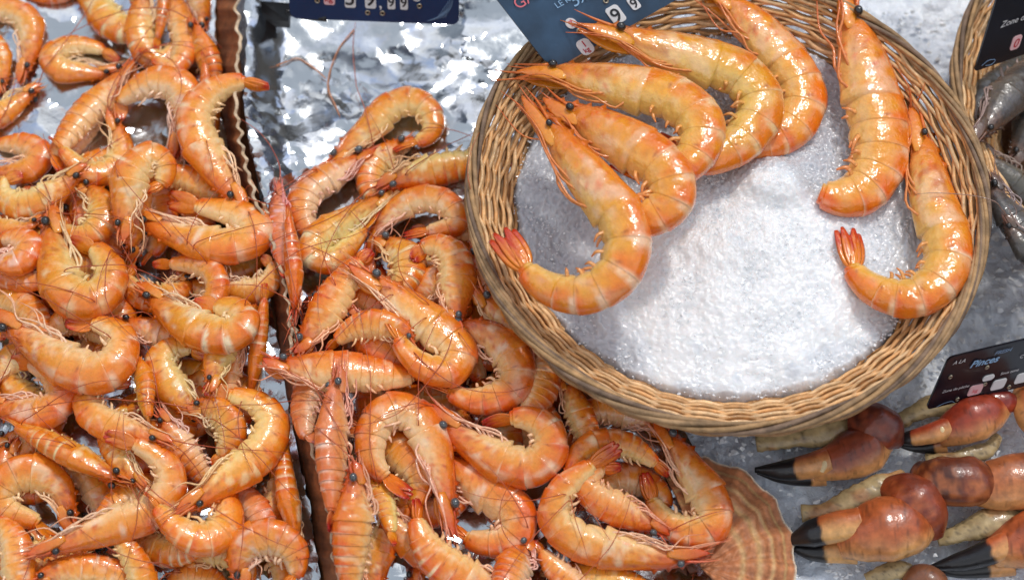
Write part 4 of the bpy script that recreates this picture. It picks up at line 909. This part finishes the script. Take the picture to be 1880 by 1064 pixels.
def claw(label, spec, seed, deep=(118, 52, 26), mid=(168, 86, 40), low=(214, 152, 92), dark=(74, 30, 22)):
    r = np.random.default_rng(seed)
    c0 = P(*spec['at'], 0)
    root = thing('crab_claw', label, 'crab claw', (c0[0], c0[1], .004), 'brown crab claws laid on the ice')
    deep, mid, low, dark = (lin(*c) for c in (deep, mid, low, dark)); blk = lin(22, 20, 22)
    def skin(nm, pts, rads, colour, flat=.75, ns=40, rough=0., parent=root):
        V, F, f, ct, st = sweep(pts, rads, ns, 26, flat=flat)
        cen = V.reshape(ns, 26, 3).mean(1).repeat(26, 0)
        V = cen + (V - cen) * (1 + .03 * np.cos(3 * np.arctan2(st, ct) + 2.5 * f + seed))[:, None]
        amp = .03 + rough
        V = cen + (V - cen) * (1 + amp * vnoise(V * 70, seed) + rough * vnoise(V * 260, seed + 2))[:, None]
        n1 = vnoise(V * 45, seed + 1); n2 = vnoise(V * 150, seed + 4); n3 = vnoise(V * 420, seed + 7)
        V[:, 2] = np.maximum(V[:, 2], .0015)
        return part(nm, V, F, M['claw'], parent, np.array([colour(*q) for q in zip(f, ct, st, n1, n2, n3)]))
    ss = lambda a, b, x: float(sstep(a, b, x))
    def c_palm(f, ct, st, n1, n2, n3):
        t = ss(-1.15, -.2, ct + .5 * n1); c = low * (1 - t) + mid * t
        d = ss(.0, .7, n1 + .6 * ct * .6 + .25 * n2); c = c * (1 - d * .7) + deep * d * .7
        if n3 > .42: c = c * .6
        return c
    def c_wrist(f, ct, st, n1, n2, n3):
        t = ss(-.1, .6, n1 + .3 * st); c = deep * (1 - t) + dark * t
        e = ss(-.1, .5, n2 - .5 * ct); return c * (1 - .8 * e) + mid * .8 * e
    def c_fing(split):
        def g(f, ct, st, n1, n2, n3):
            t = ss(-.6, .6, ct + .5 * n1); c = low * (1 - t) + mid * t
            k = ss(split - .02, split + .02, f + .03 * n2); return c * (1 - k) + blk * k
        return g
    def c_arm(f, ct, st, n1, n2, n3):
        c = lin(176, 152, 108); t = ss(.0, .6, n2 * .6 + .6 * n1); c = c * (1 - .7 * t) + lin(112, 80, 50) * .7 * t
        k = ss(.2, .5, n1); c = c * (1 - .45 * k) + lin(196, 128, 76) * .45 * k
        if n3 > .4: c = c * .55
        return c
    if 'arm' in spec: skin('arm', spec['arm'][0], [q * k for q, k in zip(spec['arm'][1], (1.1, .72, .95, .78, .9))], c_arm, .6, 44, .13)
    if 'wrist' in spec: skin('wrist', *spec['wrist'], c_wrist, .85, 36, .02)
    if 'palm' in spec: skin('palm', *spec['palm'], c_palm, .72, 56, .01)
    if 'fixed' in spec: skin('fixed_finger', *spec['fixed'], c_fing(spec.get('fs', .22)), .8, 40)
    if 'moving' in spec: skin('movable_finger', *spec['moving'], c_fing(spec.get('ms', .48)), .85, 48)
    if 'hinge' in spec: skin('hinge_membrane', *spec['hinge'], lambda f, ct, st, n1, n2, n3: lin(222, 196, 146) * (1 + .3 * n2), .7, 20, .04)
    return root
claw('crab claw just below the large basket, black pincer tips reaching toward the scallop shell', dict(at=(1560, 830),
    arm=([(1388, 812, .012), (1440, 806, .014), (1520, 790, .02), (1590, 780, .02)], [16, 27, 30, 24]),
    wrist=([(1652, 812, .018), (1622, 790, .028), (1588, 772, .03), (1560, 770, .026)], [12, 44, 42, 22]),
    palm=([(1630, 808, .022), (1590, 822, .026), (1545, 842, .024), (1506, 856, .02), (1490, 862, .017)], [20, 46, 46, 34, 22]),
    fixed=([(1514, 868, .015), (1470, 874, .012), (1430, 873, .010), (1390, 866, .010)], [24, 18, 13, 4]),
    moving=([(1522, 846, .024), (1480, 856, .022), (1440, 862, .018), (1386, 862, .012)], [27, 23, 18, 5]),
    hinge=([(1512, 836, .03), (1514, 850, .031), (1508, 866, .028)], [5, 7, 4]), ms=.45), 1, deep=(108, 44, 30), mid=(146, 68, 40))
claw('red crab claw below the dark sign, lying against its lower edge', dict(at=(1760, 770),
    arm=([(1640, 782, .012), (1670, 762, .016), (1720, 742, .02), (1770, 730, .02)], [12, 22, 26, 20]),
    wrist=([(1872, 742, .028), (1850, 738, .03), (1815, 738, .03), (1795, 745, .028)], [10, 24, 24, 16]),
    palm=([(1842, 742, .026), (1815, 755, .032), (1775, 774, .032), (1738, 792, .026), (1722, 800, .022)], [22, 36, 42, 36, 22]),
    fixed=([(1735, 812, .018), (1705, 820, .015), (1672, 820, .012), (1640, 812, .010)], [18, 12, 8, 3]),
    moving=([(1742, 784, .03), (1705, 796, .028), (1670, 804, .022), (1630, 806, .014)], [22, 19, 14, 3]),
    hinge=([(1728, 776, .034), (1730, 788, .035), (1727, 802, .031)], [5, 7, 4]), ms=.6), 2, deep=(130, 36, 22), mid=(156, 58, 30))
claw('dark domed crab claw seen end on, running out of the right edge', dict(at=(1790, 880),
    arm=([(1700, 845, .014), (1760, 838, .022), (1815, 822, .02), (1832, 800, .016)], [14, 16, 18, 12]),
    palm=([(1940, 872, .03), (1890, 880, .034), (1840, 888, .034), (1800, 892, .03), (1770, 890, .026)], [50, 52, 52, 46, 30]),
    wrist=([(1684, 862, .022), (1712, 876, .032), (1752, 884, .036), (1802, 882, .034), (1822, 876, .03)], [18, 42, 46, 46, 26]),
    ), 3, deep=(120, 54, 28), mid=(178, 100, 52), dark=(78, 34, 18))
claw('largest crab claw with cream lower side, its black tips touching the scallop shell', dict(at=(1610, 965),
    arm=([(1472, 942, .012), (1520, 936, .018), (1590, 905, .026), (1645, 880, .028), (1660, 872, .026)], [14, 22, 26, 30, 14]),
    wrist=([(1718, 985, .022), (1708, 950, .032), (1680, 918, .034), (1640, 900, .030), (1616, 900, .026)], [14, 34, 50, 40, 16]),
    palm=([(1702, 962, .026), (1672, 965, .034), (1625, 972, .034), (1575, 985, .028), (1540, 996, .022)], [26, 54, 62, 52, 32]),
    fixed=([(1566, 1002, .016), (1520, 1010, .014), (1488, 1010, .011), (1450, 1003, .010)], [34, 25, 19, 5]),
    moving=([(1580, 960, .034), (1535, 968, .032), (1495, 978, .026), (1446, 994, .016)], [31, 29, 26, 7]),
    hinge=([(1566, 940, .040), (1572, 965, .041), (1560, 990, .036)], [5, 7, 4]), ms=.5, fs=.45), 4, deep=(150, 66, 32), mid=(178, 90, 44), low=(218, 164, 100), dark=(120, 50, 28))
claw('crab claw at the bottom right corner, pale arm behind and black tips pointing left', dict(at=(1820, 1010),
    arm=([(1722, 990, .012), (1752, 982, .018), (1800, 965, .024), (1850, 950, .026), (1880, 935, .02)], [12, 24, 30, 34, 16]),
    palm=([(1985, 985, .026), (1950, 985, .034), (1900, 990, .034), (1850, 1004, .028), (1820, 1014, .022)], [26, 54, 60, 46, 28]),
    fixed=([(1856, 1028, .016), (1800, 1040, .013), (1760, 1046, .011), (1710, 1044, .010)], [30, 22, 15, 5]),
    moving=([(1868, 990, .034), (1830, 1008, .03), (1780, 1026, .022), (1704, 1042, .013)], [26, 24, 18, 4]),
    hinge=([(1862, 972, .038), (1866, 990, .039), (1858, 1008, .034)], [5, 7, 4]), ms=.3, fs=.3), 5, mid=(186, 92, 48))
claw('crab claw cut off by the bottom edge, brown shell tops only', dict(at=(1650, 1060),
    arm=([(1592, 1066, .012), (1625, 1052, .018), (1660, 1044, .02), (1680, 1050, .018)], [12, 22, 20, 12]),
    palm=([(1730, 1100, .02), (1712, 1068, .026), (1690, 1062, .024), (1660, 1080, .02)], [14, 28, 28, 14])), 6, deep=(92, 50, 32), mid=(128, 78, 50))
claw('orange crab claw at the right edge below the end of the dark sign', dict(at=(1890, 745),
    palm=([(1890, 690, .022), (1888, 730, .03), (1900, 770, .03), (1930, 800, .02)], [14, 28, 32, 16])), 7, deep=(150, 60, 30))

# ------------------------------------------------------------------ price signs
class Sign:
    """A thin plate from three corners; u runs along the lower edge, v up the plate, both in plate units of photo pixels."""
    def __init__(s, label, bl, br, tl, m, wpx, rad=14, nm='price_sign'):
        s.o = P(*bl); e1 = P(*br) - s.o; e2 = P(*tl) - s.o
        s.X = e1 / np.linalg.norm(e1); s.k = np.linalg.norm(e1) / wpx
        s.Y = e2 - s.X * (e2 @ s.X); s.h = np.linalg.norm(s.Y) / s.k; s.Y /= np.linalg.norm(s.Y); s.Z = np.cross(s.X, s.Y)
        s.sk = (e2 @ s.X) / np.linalg.norm(e2 - s.X * (e2 @ s.X)); s.w = wpx
        s.root = thing(nm, label, 'sign', s.o)
        s.plate('plate', 0, 0, s.w, s.h, m, 0, rad, .0022)
    def pt(s, u, v, z=0): return s.o + s.k * (s.X * (u + s.sk * v) + s.Y * v) + s.Z * z
    def outline(s, x, y, w, h, rad, n=6):
        rad = min(rad, w / 2, h / 2); q = []
        for cx, cy, a in ((x + w - rad, y + rad, -90), (x + w - rad, y + h - rad, 0), (x + rad, y + h - rad, 90), (x + rad, y + rad, 180)):
            for i in range(n + 1):
                b = R(a + 90 * i / n); q.append((cx + rad * math.cos(b), cy + rad * math.sin(b)))
        return q
    def at(s, px, py):
        d = ray(px, py); q = CAM + d * ((s.o - CAM) @ s.Z) / (d @ s.Z) - s.o; v = (q @ s.Y) / s.k
        return (q @ s.X) / s.k - s.sk * v, v
    def plate(s, nm, x, y, w, h, m, z, rad, th, parent=None):
        q = s.outline(x, y, w, h, rad); n = len(q)
        V = np.array([s.pt(u, v, z - th) for u, v in q] + [s.pt(u, v, z) for u, v in q])
        F = [tuple(range(n - 1, -1, -1)), tuple(range(n, 2 * n))] + [(i, (i + 1) % n, n + (i + 1) % n, n + i) for i in range(n)]
        o = link(nm, mesh(nm, V - s.o, F, m, None, False), parent or s.root); return o
    def text(s, body, u, v, size, m, z=.0012, shear=0., nm='lettering', parent=None, ang=0., bold=0.):
        cu = bpy.data.curves.new('lettering', 'FONT'); cu.body = body; cu.size = 1; cu.extrude = .0; cu.shear = shear; cu.offset = bold
        tmp = bpy.data.objects.new('lettering', cu); sc.collection.objects.link(tmp)
        dg = bpy.context.evaluated_depsgraph_get(); me = bpy.data.meshes.new_from_object(tmp.evaluated_get(dg))
        bpy.data.objects.remove(tmp); bpy.data.curves.remove(cu)
        c, sn = math.cos(R(ang)), math.sin(R(ang))
        for vt in me.vertices:
            x, y = vt.co.x * size / .72, vt.co.y * size / .72
            vt.co = Vector(s.pt(u + x * c - y * sn, v + x * sn + y * c, z) - s.o)
        me.materials.clear(); me.materials.append(m); me.name = nm
        return link(nm, me, parent or s.root)
    def eyelet(s, u, v, r=5.):
        V = []; n = 16
        for i in range(n):
            a = 2 * math.pi * i / n
            for rr, zz in ((r, .0002), (r * .95, .0011), (r * .55, .0011), (r * .5, .0002)): V.append(s.pt(u + rr * math.cos(a), v + rr * math.sin(a), zz) - s.o)
        F = [(4 * i + j, 4 * ((i + 1) % n) + j, 4 * ((i + 1) % n) + j + 1, 4 * i + j + 1) for i in range(n) for j in range(3)]
        link('eyelet', mesh('eyelet', V, F, M['brass']), s.root)
        q = [s.pt(u + r * .56 * math.cos(2 * math.pi * i / n), v + r * .56 * math.sin(2 * math.pi * i / n), .0005) - s.o for i in range(n)]
        link('eyelet_hole', mesh('eyelet_hole', q, [tuple(range(n))], M['black'], None, False), s.root)
    def tile(s, x, y, w, h, ch, cm, m=None, rad=5, shear=0., size=None, ang=0.):
        t = s.plate('number_tile', x, y, w, h, m or M['white'], .0010, rad, .0009)
        if ch:
            sz = size or h * .72; s.text(ch, x + w * .5 - .36 * sz * len(ch), y + (h - sz) * .5, sz, cm, .0014, shear, 'digit', t, ang, .012)
    def line(s, pts, rad, m, nm='drawing', z=.0009):
        V, F, *_ = tube_geo([s.pt(u, v, z) for u, v in pts], rad * s.k, 4, len(pts) * 5, .3, up=s.Z)
        link(nm, mesh(nm, V - s.o, F, m), s.root)

# top sign: 59,99 euro a kilo on deep blue
s = Sign('deep blue price sign reading 59,99 per kg above the bare foil', (533, 34, .070), (843, 46, .070), (522, -120, .135), M['sign'], 310)
s.tile(64, 31, 20, 26, 'kg', M['red'], M['pink'], 4, 0, 12)
s.tile(102, 27, 20, 40, '5', M['black'], None, 4, 0, 28); s.tile(139, 27, 20, 40, '9', M['black'], None, 4, 0, 28)
s.text(',', 163, 29, 26, M['white']); s.tile(180, 27, 14, 30, '9', M['black'], None, 3, 0, 18); s.tile(203, 27, 14, 30, '9', M['black'], None, 3, 0, 18)
s.text('€', 221, 45, 22, M['white'])
for u, v in ((52, 38), (143, 18), (170, 18), (238, 35)): s.eyelet(u, v)
for i in range(9):
    a = .2 + i * .13; s.line([(252 + i * 4, 6 + i), (262 + i * 4 + 10 * math.cos(a), 16 + i * 3), (275 + i * 3, 22 + i * 5)], .5, M['pale_blue'])
# worn sign under the giant prawns
s = Sign('worn slate blue price sign lying askew under the giant prawn heads', (1014, 130, .124), (1266, -14, .130), (868, -58, .185), M['sign_pale'], 290, 30)
def ct_(px, py, w, h): u, v = s.at(px, py); return u - w / 2, v - h / 2, w, h
s.tile(*ct_(1048, 43, 19, 20), '7', M['rose'], None, 10, 0, 12)
t_ = ct_(1074, 86, 25, 30); s.tile(*t_, '', None, None, 9); s.text('1', t_[0] + 9, t_[1] + 15, 12, M['red'], .0014, bold=.02); s.text('kg', t_[0] + 5, t_[1] + 5, 9, M['red'], .0014, bold=.02)
s.tile(*ct_(1130, 27, 25, 34), '9', M['black'], None, 6, 0, 25); s.tile(*ct_(1163, 6, 17, 25), '9', M['black'], None, 5, 0, 18)
u, v = s.at(950, 18); s.text('GAMBAS', u, v, 20, M['rose'])
u, v = s.at(1022, 16); s.text('LE KILO', u, v, 11, M['sky_blue'])
u, v = s.at(1053, 14); s.text('5x', u, v, 22, M['sky_blue'], shear=.2)
for px, py in ((1063, 57), (1112, 2), (1106, 44)): s.eyelet(*s.at(px, py), 5)
# dark sign in the second basket
s = Sign('near black sign standing in the raw prawn basket at the top right', (1789, 132, .095), (1990, 62, .10), (1842, -40, .16), M['sign_dark'], 212, 6)
s.text('Zone de pêche', 24, 70, 11, M['white'], shear=.15); s.tile(92, 68, 20, 20, '', None, None, 10)
s.tile(60, 18, 18, 24, '0', M['red'], M['pink'], 5, .1, 15); s.tile(94, 22, 18, 24, '', None, None, 5); s.eyelet(88, 50, 4)
s.line([(10, 8), (22, 14), (36, 10), (30, 4), (18, 6)], .6, M['pale_blue'])
# dark sign above the red claw
s = Sign('near black sign lettered Pinces lying between the basket and the red claw', (1700, 752, .030), (1885, 708, .040), (1742, 657, .075), M['sign_dark'], 192, 10)
hh_ = s.h
s.text('A LA', 12, hh_ * .86, 8, M['white'], shear=.2); s.text('FRESH', 90, hh_ * .86, 8, M['pale_blue'], shear=.2)
s.text('Pinces', 50, hh_ * .71, 15, M['sky_blue'], shear=.25, bold=.02); s.text('C', 146, hh_ * .66, 7, M['white'])
s.text('Zone de pêche', 16, hh_ * .31, 6, M['white'], shear=.1); s.text('Sous zone', 122, hh_ * .40, 6, M['white'], shear=.1)
s.tile(90, hh_ * .34, 22, hh_ * .1, '', None, M['white'], 8); s.tile(72, hh_ * .10, 26, hh_ * .19, 'kg', M['rose'], M['pink'], 5, 0, 8)
s.tile(116, hh_ * .10, 26, hh_ * .19, '', None, None, 5); s.tile(160, hh_ * .12, 24, hh_ * .19, '', None, None, 5)
for u, v in ((88, .62), (100, .27), (20, .6), (56, .08), (154, .08)): s.eyelet(u, hh_ * v, 4)
s.line([(18, 3), (30, 8), (46, 8), (52, 4)], .6, M['pale_blue'])
# black clip holding the top sign
cb = P(508, 40, .045)
root = thing('sign_clip', 'black plastic clip on the foil at the left end of the deep blue sign', 'clip', cb)
pts = [(478, 2, .05), (532, 6, .06), (530, 40, .042), (482, 36, .036)]
top = [P(*p) for p in pts]; V = np.array([p - np.array([0, 0, .010]) for p in top] + top)
part('clip_body', V, [(3, 2, 1, 0), (4, 5, 6, 7), (0, 1, 5, 4), (1, 2, 6, 5), (2, 3, 7, 6), (3, 0, 4, 7)], M['clip'], root, None, False)
V, F, *_ = tube_geo([P(528, 22, .055), P(560, 30, .066), P(600, 34, .07)], .003, 8, 12)
part('clip_arm', V, F, M['clip'], root)
# loose feelers on the bare foil
for lb, pts in (('long broken prawn feeler lying alone on bare foil under the deep blue sign', [(648, 45), (620, 80), (602, 125), (600, 150), (612, 180), (622, 205)]),
                ('short broken pink feeler on bare foil left of the long one', [(508, 122), (525, 110), (543, 100), (570, 112), (596, 132)])):
    q = np.array([[*P(*p, .03)[:2], 0] for p in pts]); q, _ = spline(q, 16)
    q[:, 2] = [hmax(a, b, .003) + .002 for a, b, _c in q]
    kern = np.ones(5) / 5; q[:, 2] = np.convolve(np.pad(q[:, 2], 2, mode='edge'), kern, 'valid')
    root = thing('feeler', lb, 'feeler', q[8]); V, F, *_ = tube_geo(q, [.0007, .0005, .0007, .0005], 6, 60)
    part('strand', V, F, M['limb'], root, np.tile(lin(206, 132, 84), (len(V), 1)))
